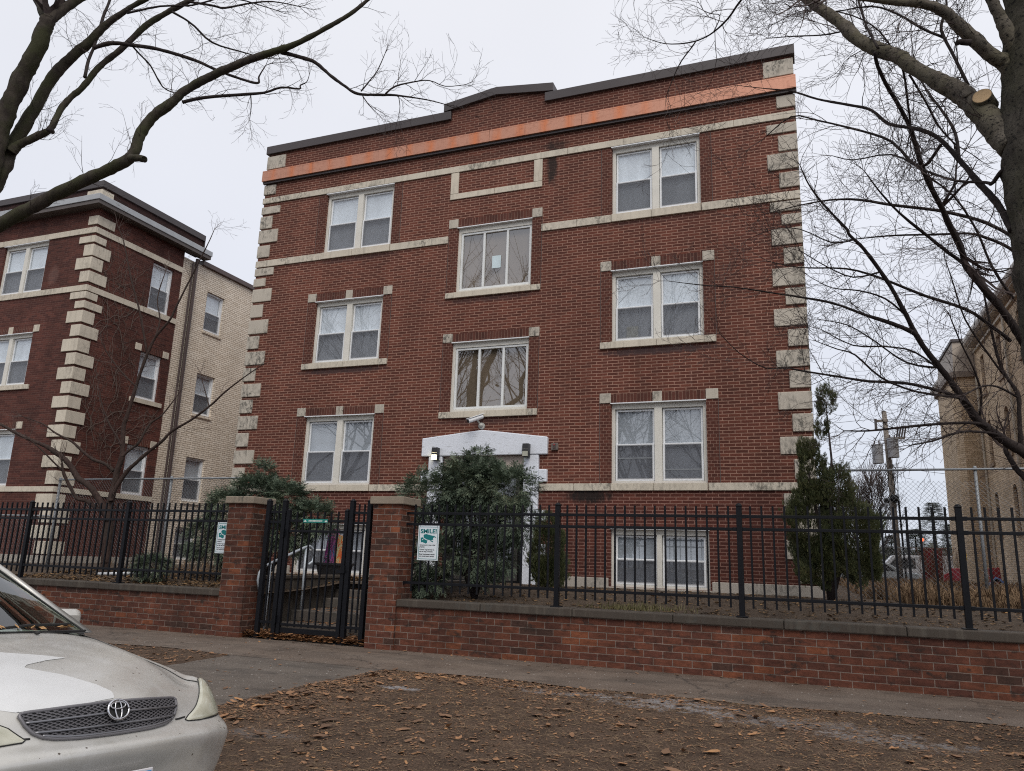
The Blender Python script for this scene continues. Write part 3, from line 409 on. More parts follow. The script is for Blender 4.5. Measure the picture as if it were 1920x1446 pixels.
# ------------------------------------------------------------------ MAIN BUILDING
F=16.; bx0,bx1=-13.97,.12
H=thing('apartment_building',(-6.93,F,.85),'three-storey red brick apartment block with orange copper band, cream quoins and white entrance','building')
fy=my(F)
LW=(-11.89,-9.86); RW=(-3.93,-1.91); CW=(-7.84,-5.88)
holes=[]
for u0,u1 in (LW,RW): holes+=[(u0,u1,3.06,4.80),(u0,u1,6.18,7.87),(u0+(.05 if u0<-9 else 0),u1+(.1 if u0<-9 else 0),9.24,10.96),(u0,u1,.93,2.12)]
holes+=[(*CW,7.72,9.44),(*CW,4.75,6.46),(-7.92,-5.90,.85,3.70)]
w=MB(); wall_face(w,fy,bx0,bx1,.3,12.5,holes)
# pediment face above the flat parapet
PED=[(-8.32,12.5),(-5.5,12.5),(-5.5,12.78),(-6.93,12.98),(-8.32,12.78)]
w.prism(PED,fy,0,.3)
D=34.
for x in (bx0,bx1): w.face((x,F,.3),(x,D,.3),(x,D,12.5),(x,F,12.5))
w.face((bx0,D,.3),(bx1,D,.3),(bx1,D,12.5),(bx0,D,12.5)); w.face((bx0,F+.3,12.1),(bx1,F+.3,12.1),(bx1,D,12.1),(bx0,D,12.1)); w.face((bx0,F+.3,12.1),(bx1,F+.3,12.1),(bx1,F+.3,12.5),(bx0,F+.3,12.5))
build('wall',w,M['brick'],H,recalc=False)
# dark room behind every opening
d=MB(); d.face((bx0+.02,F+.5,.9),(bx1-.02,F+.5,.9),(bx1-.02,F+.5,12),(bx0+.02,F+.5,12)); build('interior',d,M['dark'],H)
# header-brick strips each side of the openings
for (u0,u1),zz in ((LW,(3.06,4.8)),(LW,(6.18,7.87)),((-11.84,-9.76),(9.24,10.95)),(RW,(3.06,4.8)),(RW,(6.18,7.87)),(RW,(9.24,10.95)),(CW,(7.72,9.44)),(CW,(4.75,6.46))):
    for a,b_ in ((u0-.245,u0-.0005),(u1+.0005,u1+.245)):
        s=MB(); fbox(s,fy,a,b_,-.005,.02,zz[0]+.002,zz[1]-.002); build('brick_surround',s,M['header'],H)
    for a in (u0-.258,u1+.246):
      s=MB(); fbox(s,fy,a,a+.011,-.0015,.02,zz[0]+.002,zz[1]-.002)
      build('wall_joint',s,simple('dark_joint',(.10,.085,.08),.9) if 'dj' not in M else M['dj'],H); M['dj']=bpy.data.materials['dark_joint']
# windows
pair_window(H,fy,*RW,3.06,4.80,lines=((.47,),(.22,)),low='dimcurtain',blind='slat')
pair_window(H,fy,*RW,6.18,7.87)
pair_window(H,fy,*RW,9.24,10.96,low='slat')
pair_window(H,fy,*LW,3.06,4.80,low='dimcurtain',blind='slat')
pair_window(H,fy,*LW,6.18,7.87)
pair_window(H,fy,-11.84,-9.76,9.24,10.96)
pair_window(H,fy,*RW,.93,2.12,mull=.1,blind='slat',low='dimcurtain')
pair_window(H,fy,*LW,.93,2.12,mull=.1,blind='dimcurtain',low='dimcurtain')
tw=triple_window(H,fy,*CW,7.72,9.44); triple_window(H,fy,*CW,4.75,6.46)
pp=MB(); fbox(pp,fy,-6.93,-6.70,.098,.1,8.30,8.62); build('paper_notice',pp,simple('pale_blue_paper',(.55,.66,.70),.7),tw)
# thing seen behind the lower glass: framed card
pc=MB(); fbox(pc,fy,-3.62,-3.36,.155,.16,6.27,6.56); build('window_card',pc,simple('cream_card',(.55,.53,.45),.7),H)
for u in (LW,RW):
    lintel(H,fy,*u,4.80,5.02); lintel(H,fy,*u,7.87,8.10)
    sill(H,fy,*u,6.03,6.18)
lintel(H,fy,*CW,9.44,9.67,False); lintel(H,fy,*CW,6.46,6.68,False)
sill(H,fy,*CW,7.58,7.72); sill(H,fy,*CW,4.60,4.75)
# stone courses
belt('stone_course',H,fy,bx0-.03,bx1+.03,10.965,11.13,seed=2,n=11)
belt('stone_course',H,fy,bx0-.03,-11.85,9.05,9.235,n=2,seed=3); belt('stone_course',H,fy,-9.75,-8.1,9.05,9.235,n=1,seed=4)
belt('stone_course',H,fy,-11.84,-9.76,9.05,9.235,mat='stone_clean',n=2,proud=.05)
belt('stone_course',H,fy,-5.64,-3.94,9.05,9.235,n=2,seed=5); belt('stone_course',H,fy,-3.93,-1.91,9.05,9.235,mat='stone_clean',n=2,proud=.05); belt('stone_course',H,fy,-1.9,bx1+.03,9.05,9.235,n=2,seed=6)
belt('stone_course',H,fy,bx0-.03,-11.9,2.9,3.055,n=2,seed=7); belt('stone_course',H,fy,-11.89,-9.86,2.9,3.055,mat='stone_clean',n=2,proud=.05); belt('stone_course',H,fy,-9.85,-8.36,2.9,3.055,n=1,seed=8)
belt('stone_course',H,fy,-5.53,-3.94,2.9,3.055,n=2,seed=9); belt('stone_course',H,fy,-3.93,-1.91,2.9,3.055,mat='stone_clean',n=2,proud=.05); belt('stone_course',H,fy,-1.9,bx1+.02,2.9,3.055,n=2,seed=10)
# sunk panel frame
s=MB()
for a in ((-8.10,-7.885,10.375,10.955),(-5.865,-5.65,10.375,10.955)): fbox(s,fy,a[0],a[1],-.03,.05,a[2],a[3])
fbox(s,fy,-8.10,-6.9,-.03,.05,10.22,10.37); fbox(s,fy,-6.89,-5.65,-.03,.05,10.22,10.37)
build('panel_frame',s,M['stone_clean'],H,bevel=.006)
# plinth
for a,b_,zt in ((bx0-.03,-11.93,1.1),(-9.82,-8.1,1.1),(-5.7,-3.97,1.1),(-1.87,bx1+.04,1.1),(-11.93,-9.82,.925),(-3.97,-1.87,.925)):
    s=MB(); fbox(s,fy,a,b_,-.05,.1,.3,zt); build('plinth',s,M['concrete'],H,bevel=.01)
# copper band in separate sheets
x=bx0-.07
wd=[2.2,2.35,2.3,2.35,2.4,2.35]; k=14.23/sum(wd)
s=MB()
for i,ww in enumerate(wd):
    e=x+ww*k; o=.002*(i%2)
    fbox(s,fy,x+.004,e-.004,-.13-o,0,11.62,11.90); s.prism([(x+.004,11.9),(e-.004,11.9),(e-.004,11.94),(x+.004,11.94)],lambda u,z,d:(u,F-.13-o+d*(.13 if z>11.92 else 0),z) if d==0 else (u,F,z),0,1); x=e
build('copper_band',s,M['copper'],H,bevel=.004)
s=MB(); fbox(s,fy,bx0-.05,bx1+.07,-.085,0,11.56,11.62); build('band_soffit',s,M['dark_coping'],H)
# metal roof coping
s=MB()
fbox(s,fy,bx0-.06,-8.19,-.075,.34,12.5,12.74); fbox(s,fy,-5.62,bx1+.07,-.075,.34,12.5,12.74)
s.prism([(-8.40,12.745),(-8.40,12.97),(-6.93,13.17),(-5.40,12.97),(-5.40,12.745),(-6.93,12.95)],fy,-.085,.35)
build('roof_coping',s,M['dark_coping'],H,bevel=.008)
# quoins
for z0,z1,lg in QZ:
    for side in (0,1):
        s=MB(); wd_=.63 if lg else .40
        wd_+=rng.uniform(-.012,.012); pr=.03+rng.uniform(0,.006)
        if side==0: s.box(bx0-pr,bx0-pr+wd_,F-pr,F+(.40 if lg else .63),z0,z1)
        else: s.box(bx1+pr-wd_,bx1+pr,F-pr,F+(.40 if lg else .63),z0,z1)
        build('quoin',s,M['quoin'],H,bevel=.012)
# white painted entrance surround
s=MB()
s.prism([(-8.46,3.7005),(-7.92,3.70),(-5.90,3.70),(-5.35,3.70),(-5.35,4.09),(-6.93,4.29),(-8.46,4.13)],fy,-.09,.05)
for a,b_ in ((-8.27,-7.92),(-5.90,-5.55)): fbox(s,fy,a,b_,-.075,.05,.85,3.70)
for z0,z1 in ((3.09,3.37),(2.25,2.47),(1.5,1.75)):
    fbox(s,fy,-8.46,-8.272,-.085,.05,z0,z1); fbox(s,fy,-5.548,-5.35,-.085,.05,z0,z1)
build('door_surround',s,M['paint'],H,bevel=.02)
s=MB(); fbox(s,fy,-7.918,-5.902,.06,.12,3.38,3.699); build('transom_panel',s,simple('beige_panel',(.52,.44,.38),.6),H)
s=MB(); frame_ring(s,fy,-7.7,-6.1,.95,3.3,.09,.25,.31); fbox(s,fy,-6.94,-6.86,.25,.31,1.04,3.21)
dr=build('door',s,simple('dark_bronze_door',(.05,.045,.042),.4),H)
g=MB(); g.face((-7.61,F+.28,1.04),(-6.19,F+.28,1.04),(-6.19,F+.28,3.21),(-7.61,F+.28,3.21)); build('pane',g,M['glass'],dr)
s=MB(); s.tube([(-6.99,F+.22,1.9),(-6.99,F+.17,1.9),(-6.99,F+.17,2.25),(-6.99,F+.22,2.25)],.012,6); build('handle',s,M['galv'],dr)

# lamps, camera and bell on the wall
def wall_lamp(x,z,lit,label):
    t=thing('wall_lamp',(x,F-.09,z),label,'lamp','box lamps beside the entrance head')
    s=MB(); s.prism([(0,.0),(.0,.30),(.13,.30),(.15,.13),(.13,.11),(.12,.0)],lambda u,w_,d:(x-.075+d,F-.09-u,z+w_-.15),0,.15); build('housing',s,M['plastic_black'],t,bevel=.008)
    s=MB(); s.prism([(0,0),(.0,.16),(.02,.16),(.026,.0)],lambda u,w_,d:(x-.062+d,F-.235-u+.02,z+w_-.135),0,.124)
    s.box(x-.0755-.001,x-.075,F-.215,F-.11,z-.135,z+.02)
    if lit:
        m,nt,b=newmat('lit_lens'); b.inputs['Base Color'].default_value=(.9,.85,.6,1); b.inputs['Emission Color'].default_value=(1.,.87,.5,1)
        L(nt,ramp(nt,noise_(nt,pos(nt),22,2),[(.35,1.2),(.65,4.5)]),b.inputs['Emission Strength'])
    else: m=simple('unlit_lens',(.40,.40,.33),.25,bumpy=.3,bs=120)
    build('lens',s,m,t,bevel=.005)
wall_lamp(-8.05,3.74,True,'black box wall lamp glowing yellow at the left end of the white entrance head')
wall_lamp(-5.81,3.78,False,'unlit black box wall lamp at the right end of the white entrance head')
t=thing('security_camera',(-6.97,F,4.39),'white bullet security camera on a round bracket above the entrance','camera')
s=MB(); s.cyl((-6.97,F-.001,4.39),(-6.97,F-.05,4.39),.075,20); s.ball((-6.97,F-.08,4.40),.05); s.tube([(-6.97,F-.08,4.40),(-7.0,F-.13,4.46),(-7.02,F-.16,4.50)],.022,8); build('bracket',s,simple('camera_grey',(.5,.5,.47),.5),t,smooth=False)
s=MB(); a=Vector((-6.93,F-.10,4.60)); b_=Vector((-7.14,F-.42,4.44)); s.cyl(a,b_,.052,20); build('body',s,M['sash'],t,bevel=.006)
s=MB(); dv=(b_-a).normalized(); s.prism([(-.06,0),(.06,0),(.06,.012),(-.06,.012)],lambda u,w_,d: tuple(a-dv*.02+dv*(.46*d)+Vector((dv.y,-dv.x,0)).normalized()*u+Vector((0,0,.055+w_))),0,1); build('sun_hood',s,M['sash'],t)
s=MB(); s.cyl(b_+dv*.001,b_+dv*.006,.04,16); build('lens',s,M['plastic_black'],t)
t=thing('alarm_box',(-5.19,F,3.87),'small grey-brown alarm box with a red mark on the brick right of the entrance','alarm box')
s=MB(); s.box(-5.27,-5.11,F-.06,F-.001,3.79,3.95); build('housing',s,simple('alarm_brown',(.14,.115,.10),.5),t,bevel=.012)
s=MB(); s.box(-5.225,-5.155,F-.068,F-.0605,3.815,3.93); pl=build('face_plate',s,simple('alarm_plate',(.07,.045,.04),.4),t,bevel=.003)
s=MB(); s.box(-5.205,-5.18,F-.074,F-.069,3.895,3.92); build('red_mark',s,simple('alarm_red',(.45,.05,.05),.5),pl)

# ------------------------------------------------------------------ LEFT NEIGHBOUR
nx=-20.39; nl=-36.; ny1=19.6; ny2=30.
NB=thing('neighbour_building',(nx,F,.85),'dark maroon brick apartment block with cream quoins and pale metal cornice, cream brick side wing','building')
fx=mxp(nx)
NW=[(-24.42,-22.40),(-31.6,-29.6)]
holes=[]
for u0,u1 in NW: holes+=[(u0,u1,3.06,4.8),(u0,u1,6.18,7.87),(u0,u1,9.24,10.96)]
w=MB(); wall_face(w,fy,nl,nx,.3,11.9,holes)
SW=(18.33,19.24)
sh=[(*SW,9.24,10.9),(*SW,6.18,7.75),(*SW,3.06,4.65)]
wall_face(w,fx,F,ny1,.3,11.9,sh)
build('wall',w,M['nbrick'],NB,recalc=False)
w=MB(); w.box(nl,nx,F,F+.3,11.9,12.5); w.box(nx-.3,nx,F+.3,20.4,11.9,12.5); build('parapet',w,M['pbrick'],NB)
CWN=(20.93,21.84)
ch=[(*CWN,9.25,10.75),(*CWN,6.15,7.65),(*CWN,3.05,4.6),(20.85,21.8,1.05,2.15)]
w=MB(); wall_face(w,mxp(nx-.03),ny1+.001,ny2,.3,11.6,ch); w.face((nx-.03,ny1,.3),(nx,ny1,.3),(nx,ny1,11.6),(nx-.03,ny1,11.6)); build('side_wing',w,M['cream'],NB,recalc=False)
w=MB(); w.face((nl,F,.3),(nl,ny2,.3),(nl,ny2,11.6),(nl,F,11.6)); w.face((nl,F+.3,11.6),(nx-.03,F+.3,11.6),(nx-.03,ny2,11.6),(nl,ny2,11.6)); w.face((nl,ny2,.3),(nx-.03,ny2,.3),(nx-.03,ny2,11.6),(nl,ny2,11.6)); build('roof',w,M['dark_coping'],NB)
d=MB(); d.face((nl+.1,F+.45,.5),(nx-.45,F+.45,.5),(nx-.45,F+.45,11.4),(nl+.1,F+.45,11.4)); d.face((nx-.5,F+.45,.5),(nx-.5,ny2-.1,.5),(nx-.5,ny2-.1,11.4),(nx-.5,F+.45,11.4)); build('interior',d,M['dark'],NB)
for u in NW:
    for z in ((3.06,4.8),(6.18,7.87),(9.24,10.96)): pair_window(NB,fy,*u,*z)
    lintel(NB,fy,*u,4.80,5.02,True,'nstone'); lintel(NB,fy,*u,7.87,8.10,True,'nstone'); sill(NB,fy,*u,6.03,6.18,mat='nstone')
for z0,z1 in ((9.24,10.9),(6.18,7.75),(3.06,4.65)):
    single_window(NB,fx,*SW,z0,z1)
for z in (7.75,4.65):
    lintel(NB,fx,*SW,z,z+.23,False,'nstone')
s=MB(); fbox(s,fx,SW[0]-.2,SW[1]+.2,-.06,.1,6.03,6.178); build('sill',s,M['nstone'],NB,bevel=.006)
for z0,z1 in ((9.25,10.75),(6.15,7.65),(3.05,4.6)): 
    single_window(NB,mxp(nx-.03),*CWN,z0,z1)
    s=MB(); fbox(s,mxp(nx-.03),CWN[0]-.03,CWN[1]+.03,-.04,.05,z0-.1,z0-.002); build('sill',s,M['cream'],NB)
single_window(NB,mxp(nx-.03),20.85,21.8,1.05,2.15,blind='curtain')
for z0,z1 in ((10.96,11.15),(9.05,9.235),(2.9,3.055)):
    belt('stone_course',NB,fy,nl,nx+.034,z0,z1,mat='nstone',seed=int(z0))
    belt('stone_course',NB,fx,F+.002,ny1,z0,z1,mat='nstone',seed=int(z0)+1)
s=MB(); fbox(s,fy,nl,nx+.05,-.05,.02,.3,1.1); fbox(s,fx,F+.021,ny1,-.05,.02,.3,1.1); build('plinth',s,M['concrete'],NB)
for z0,z1,lg in QZ:
    s=MB(); pr=.035+rng.uniform(0,.006)
    a=.62 if lg else .36; b2=.40 if lg else .62
    s.prism([(nx+pr,F-pr),(nx-a,F-pr),(nx-a,F+.02),(nx-.02,F+.02),(nx-.02,F+b2),(nx+pr,F+b2)],lambda u,w_,d:(u,w_,d),z0,z1)
    build('quoin',s,M['nstone'],NB,bevel=.01)
# cornice and metal coping
cm=simple('grey_white_cornice',(.37,.385,.40),.45,.1,var=.1)
s=MB(); pj=.36
s.prism([(nl,F-pj),(nx+pj,F-pj),(nx+pj,20.55),(nx,20.55),(nx,F),(nl,F)],lambda u,w_,d:(u,w_,d),11.90,12.09)
build('cornice',s,cm,NB,bevel=.012)
s=MB(); s.prism([(nl,F-pj+.03),(nx+pj-.03,F-pj+.03),(nx+pj-.03,20.52),(nx+.001,20.52),(nx+.001,F-.001),(nl,F-.001)],lambda u,w_,d:(u,w_,d),11.78,11.898); build('cornice_soffit',s,simple('soffit_brown',(.10,.085,.08),.7),NB)
s=MB(); s.prism([(nl,F-.06),(nx+.06,F-.06),(nx+.06,20.43),(nx-.34,20.43),(nx-.34,F+.34),(nl,F+.34)],lambda u,w_,d:(u,w_,d),12.5,12.72); s.box(nx-.3,nx+.05,20.402,20.44,12.1,12.499); build('roof_coping',s,M['dark_coping'],NB,bevel=.008)
s=MB(); s.box(nx-.35,nx+.07,20.46,ny2,11.6,11.78); build('gutter',s,simple('brown_gutter',(.085,.055,.05),.45),NB,bevel=.012)
s=MB(); s.tube([(nx+.06,20.16,11.7),(nx+.06,20.16,.9)],.06,8); s.tube([(nx+.05,20.0,11.5),(nx+.05,20.0,.9)],.035,8); build('downpipe',s,simple('brown_downpipe',(.07,.048,.045),.5),NB)

# ------------------------------------------------------------------ TAN BUILDING (right, behind)
tx=7.; ty0,ty1=20.,46.7
TB=thing('tan_building',(tx,ty1,.9),'tan brick walk-up with arched windows and a projecting brick bay, seen end-on behind the tree','building')
fn=mxn(tx)
rows=[(3.0,4.7),(5.85,7.6),(8.75,10.35)]
cols=[(44.2,44.8),(35.35,36.0),(32.3,32.95),(29.1,29.75),(26.2,26.9),(23.,23.7)]
hs=[(a,b_,z0,z1) for a,b_ in cols for z0,z1 in rows]
w=MB(); wall_face(w,fn,ty0,ty1,.3,11.2,hs,.25)
w.face((tx,ty1,.3),(20,ty1,.3),(20,ty1,11.2),(tx,ty1,11.2)); w.face((tx,ty0,.3),(20,ty0,.3),(20,ty0,11.2),(tx,ty0,11.2))
w.face((tx+.3,ty0,11.2),(20,ty0,11.2),(20,ty1,11.2),(tx+.3,ty1,11.2))
build('wall',w,M['tan'],TB,recalc=False)
d=MB(); d.face((tx+.4,ty0+.1,.5),(tx+.4,ty1-.1,.5),(tx+.4,ty1-.1,11),(tx+.4,ty0+.1,11)); build('interior',d,M['dark'],TB)
s=MB(); s.prism([(6.28,37.0),(7.0,37.0),(7.0,41.5),(6.28,41.5),(6.05,41.1),(6.05,37.35)],lambda u,w_,d:(u,w_,d),.3,9.75); build('bay',s,M['tan'],TB)
s=MB(); s.prism([(6.1,36.85),(7.0,36.85),(7.0,41.7),(6.1,41.7),(5.92,41.3),(5.92,37.1)],lambda u,w_,d:(u,w_,d),9.75,10.0); build('bay_cornice',s,simple('stained_cornice',(.20,.16,.13),.7),TB)
s=MB(); b0=[(6.12,36.95),(7.3,36.95),(7.3,41.5),(6.12,41.5)]; b1=[(6.22,37.12),(7.3,37.12),(7.3,41.3),(6.22,41.3)]
for i in range(4):
    j=(i+1)%4; s.face((*b0[i],10.0),(*b0[j],10.0),(*b1[j],11.4),(*b1[i],11.4))
s.face(*[(*q,11.4) for q in b1]); build('bay_roof',s,simple('weathered_slate',(.33,.28,.23),.6,bumpy=.5),TB)
s=MB(); s.box(6.16,7.3,37.05,41.35,11.4,11.52); build('bay_roof_cap',s,M['dark_coping'],TB)
win=M['dark']; fm=simple('brown_window_frame',(.085,.04,.035),.6)
for a,b_ in cols:
    for k,(z0,z1) in enumerate(rows):
        s=MB(); frame_ring(s,fn,a+.001,b_-.001,z0+.001,z1-.001,.07,.12,.2); fbox(s,fn,a+.071,b_-.071,.13,.18,(z0+z1)/2-.03,(z0+z1)/2+.03)
        wd=build('window',s,fm,TB)
        g=MB(); g.face(fn(a,z0,.17),fn(b_,z0,.17),fn(b_,z1,.17),fn(a,z1,.17)); build('pane',g,M['glass'],wd)
        g=MB(); g.face(fn(a,z0,.24),fn(b_,z0,.24),fn(b_,z1,.24),fn(a,z1,.24)); build('blind',g,M['curtain'],wd)
        if k<2:
            s=MB(); n=8; um=(a+b_)/2; hw=(b_-a)/2
            for sg in (-1,1):
                s.prism([(um+sg*hw,z1)]+[(um+sg*hw*math.sin(math.pi/2*i/n),z1-.26+.26*math.cos(math.pi/2*i/n)) for i in range(n+1)],fn,-.001,.12)
            build('arch_fill',s,M['tan'],wd)
        s=MB(); fbox(s,fn,a-.08,b_+.08,-.06,.1,z0-.14,z0-.002); build('sill',s,simple('brown_stone_sill',(.26,.19,.13),.8) if 'brown_stone_sill' not in bpy.data.materials else bpy.data.materials['brown_stone_sill'],wd)
s=MB(); fbox(s,fn,ty0,36.8,-.1,.02,10.75,10.85); build('eaves_board',s,M['nstone'],TB)
s=MB()
for a,b_ in ((ty0,36.9),(41.6,ty1+.1)): s.tube([(tx-.28,a,11.25),(tx-.28,b_,11.25)],.2,12); s.box(tx-.3,tx+.3,a,b_,11.02,11.2)
build('gutter',s,simple('stained_white_gutter',(.55,.52,.47),.5,var=.3),TB)
dpm=simple('cream_downpipe',(.5,.45,.36),.5)
for a_ in ((.14,43.6,11,.1),(.05,36.85,9.7,.05),(.07,31.3,10.7,.05)):
    s=MB(); s.tube([(tx-a_[0],a_[1],a_[2]),(tx-a_[0],a_[1],.9)],a_[3],8); build('downpipe',s,dpm,TB)
# ------------------------------------------------------------------ GROUND
def struct(name,mb,mat,smooth=False):
    o=build(name,mb,mat,None,smooth); o['kind']='structure'; return o
def fbm(x,y,s=1.,o=4):
    v=0;a=1.;f_=s
    for _ in range(o): v+=a*noise.noise(Vector((x*f_,y*f_,3.3))); a*=.5; f_*=2.03
    return v
# soil / mulch
def soilmat(name,c1,c2,c3,frost=False):
    m,nt,b=newmat(name); p=pos(nt)
    a=noise_(nt,p,3.,8,.7); f_=noise_(nt,p,55,6,.75); g=noise_(nt,scalev(nt,p,(1,2.3,1)),130,4,.8,1.5)
    c=mixc(nt,ramp(nt,a,[(.35,0.),(.65,1.)]),c1,c2)
    c=mixc(nt,ramp(nt,g,[(.52,0.),(.72,.75)]),c,c3)
    c=mixc(nt,1,c,ramp(nt,f_,[(.32,.22),(.5,.9),(.7,2.0)]),'MULTIPLY')
    if frost:
        s=nt.nodes.new('ShaderNodeSeparateXYZ'); L(nt,p,s.inputs[0])
        # grit and salt crust strewn along the pavement edge
        def patch(cx,cy,wx,wy,k):
            dx=math_(nt,'DIVIDE',math_(nt,'SUBTRACT',s.outputs[0],cx),wx); dy=math_(nt,'DIVIDE',math_(nt,'SUBTRACT',s.outputs[1],cy),wy)
            r=math_(nt,'ADD',math_(nt,'MULTIPLY',dx,dx),math_(nt,'MULTIPLY',dy,dy))
            n=noise_(nt,scalev(nt,p,(1,.8,1)),6.5,9,.85)
            q=math_(nt,'ADD',r,math_(nt,'MULTIPLY',math_(nt,'SUBTRACT',n,.5),6.5))
            return math_(nt,'MULTIPLY',ramp(nt,q,[(.0,1.),(.45,0.)]),k*.75)
        for a_ in ((-4.1,7.6,.30,.13,.8),(-2.6,8.35,.9,.25,.4),(-1.4,8.2,1.0,.5,.6),(-.2,7.9,1.2,.45,.35),(.6,7.5,.9,.3,.4),(-4.,5.2,.4,.25,.2)):
            c=mixc(nt,patch(*a_),c,(.42,.42,.44))
    L(nt,c,b.inputs['Base Color']); b.inputs['Roughness'].default_value=.88; b.inputs['Specular IOR Level'].default_value=.25
    bump(nt,b,math_(nt,'ADD',f_,math_(nt,'MULTIPLY',g,.6)),.9,.012)
    return m
M['soil']=soilmat('leaf_mulch_soil',(.046,.030,.021),(.110,.072,.049),(.30,.195,.125),True)
M['yardsoil']=soilmat('yard_soil',(.050,.036,.027),(.095,.070,.051),(.24,.175,.115))
def asphalt(name,c1,c2,speck=.4):
    m,nt,b=newmat(name); p=pos(nt)
    c=mixc(nt,ramp(nt,noise_(nt,p,1.3,6,.6),[(.35,0.),(.65,1.)]),c1,c2)
    v=N(nt,'ShaderNodeTexVoronoi',Scale=70.); L(nt,p,v.inputs['Vector'])
    c=mixc(nt,1,c,ramp(nt,noise_(nt,p,90,4,.8),[(.3,.38),(.7,1.75)]),'MULTIPLY')
    vs=N(nt,'ShaderNodeTexVoronoi',Scale=26.); L(nt,p,vs.inputs['Vector'])
    sp=nt.nodes.new('ShaderNodeSeparateColor'); L(nt,vs.outputs['Color'],sp.inputs[0])
    k=math_(nt,'MULTIPLY',math_(nt,'LESS_THAN',vs.outputs['Distance'],math_(nt,'MULTIPLY',sp.outputs[1],.26)),math_(nt,'GREATER_THAN',sp.outputs[0],.88))
    c=mixc(nt,math_(nt,'MULTIPLY',k,speck),c,(.55,.53,.5))
    # damp blotches and a few hairline cracks
    c=mixc(nt,1,c,ramp(nt,noise_(nt,scalev(nt,p,(.6,1.4,1)),1.5,6,.7),[(.36,.62),(.5,1.),(.7,1.1)]),'MULTIPLY')
    nz=N(nt,'ShaderNodeTexNoise',Scale=1.3,Detail=5.,Roughness=.7); L(nt,p,nz.inputs['Vector'])
    wv=nt.nodes.new('ShaderNodeVectorMath'); wv.operation='MULTIPLY_ADD'; L(nt,nz.outputs['Color'],wv.inputs[0]); wv.inputs[1].default_value=(.9,.9,0); L(nt,scalev(nt,p,(1,1,0)),wv.inputs[2])
    vc=N(nt,'ShaderNodeTexVoronoi',Scale=.42); vc.feature='DISTANCE_TO_EDGE'; L(nt,wv.outputs[0],vc.inputs['Vector'])
    c=mixc(nt,ramp(nt,vc.outputs['Distance'],[(.0,.75),(.006,0.)]),c,(.02,.017,.015))
    L(nt,c,b.inputs['Base Color']); 
    L(nt,ramp(nt,noise_(nt,p,.8,5,.6),[(.35,.5),(.65,.85)]),b.inputs['Roughness'])
    bump(nt,b,math_(nt,'ADD',v.outputs['Distance'],noise_(nt,p,60,5,.7)),.5,.006)
    return m
M['pavement']=asphalt('old_pavement',(.098,.075,.059),(.145,.113,.090),1.)
M['pathm']=asphalt('smooth_path',(.092,.076,.063),(.118,.099,.083),.9)
M['road']=asphalt('road_asphalt',(.05,.05,.05),(.075,.072,.07),.5)
g=MB(); g.face((-400,-400,-.16),(400,-400,-.16),(400,600,-.16),(-400,600,-.16)); struct('ground',g,M['yardsoil'])
g=MB(); g.face((-60,-6,-.1),(60,-6,-.1),(60,3.75,-.1),(-60,3.75,-.1)); struct('road',g,M['road'])
g=MB(); g.box(-60,60,3.75,3.9,-.15,.02); struct('kerb',g,M['concrete'])
g=MB(); g.box(-60,60,-6.15,-6,-.15,.02); g.box(-60,60,-10,-6.16,-.15,0.0); struct('far_pavement',g,M['pathm'])
# pavement: gently uneven strip with an irregular front edge
def edge(x): return 8.93+.05*math.sin(x*1.3)+.10*fbm(x,1,.9,3)
g=MB(); P=[]
for i in range(0,601):
    x=-40+i*.1; P.append([(x,edge(x)+(10.9-edge(x))*t,.006+.012*fbm(x,edge(x)+2*t,.35,2)*math.sin(math.pi*t)) for t in (0,.15,.35,.6,.8,1)])
g.grid(P); struct('pavement',g,M['pavement'],True)
g=MB()
def pe(y): return -5.08+.05*fbm(3,y,1.5,3)
P=[[( -7.45+.08*fbm(9,y,1.2,3)+(pe(y)+7.45)*t,y,.004) for t in (0,.3,.6,1)] for y in [3.9+.1*i for i in range(52)]]
g.grid(P); struct('front_path',g,M['pathm'],True)
g=MB()
P=[]
def soil_h(x,y):
    h=.012+.05*(fbm(x,y,.8,5)*.5)+.028*math.exp(-((y-6.4)/1.6)**2)
    e=edge(x)-y
    h*=min(1,max(.0,e/.25))
    if -7.5<x<-5.05:
        d=min(x+7.5,-5.05-x); h=-.02 if d>.05 else h*(1-d/.05)
    if y<4.0: h=min(h,.015)
    return h+.006*fbm(x,y,9,3)-(.03 if e<0 else 0)
xs=[-14+i*.06 for i in range(0,350)]; ys=[3.88+i*.06 for i in range(0,88)]
g.grid([[(x,y,soil_h(x,y)) for y in ys] for x in xs]); struct('parkway_soil',g,M['soil'],True)
g=MB(); g.face((-60,3.88,-.01),(-14,3.88,-.01),(-14,9.2,-.01),(-60,9.2,-.01)); g.face((6.9,3.88,-.01),(60,3.88,-.01),(60,9.2,-.01),(6.9,9.2,-.01)); struct('parkway_soil_far',g,M['soil'])
# yard behind the garden wall
def yard_h(x,y): 
    t=min(1,max(0,(y-11)/4)); return .70+.2*(t*t*(3-2*t))+.018*fbm(x,y,1.2,4)
g=MB()
for xa,xb in ((-30,-8.75),(-6.35,12)):
    nn=int((xb-xa)/.15); P=[[(xa+(xb-xa)*i/nn,11.05+j*.15,yard_h(xa+(xb-xa)*i/nn,11.05+j*.15)) for j in range(0,90)] for i in range(nn+1)]; g.grid(P)
P=[[( -8.75+i*.2,13.6+j*.2,yard_h(-8.75+i*.2,13.6+j*.2)-.01) for j in range(0,30)] for i in range(13)]; g.grid(P)
struct('front_yard',g,M['yardsoil'],True)
g=MB(); g.face((-200,24.4,.9),(200,24.4,.9),(200,500,.9),(-200,500,.9)); g.face((12,11.05,.85),(200,11.05,.85),(200,24.5,.89),(12,24.5,.89)); g.face((-200,11.05,.85),(-30,11.05,.85),(-30,24.5,.89),(-200,24.5,.89)); struct('back_land',g,M['yardsoil'])

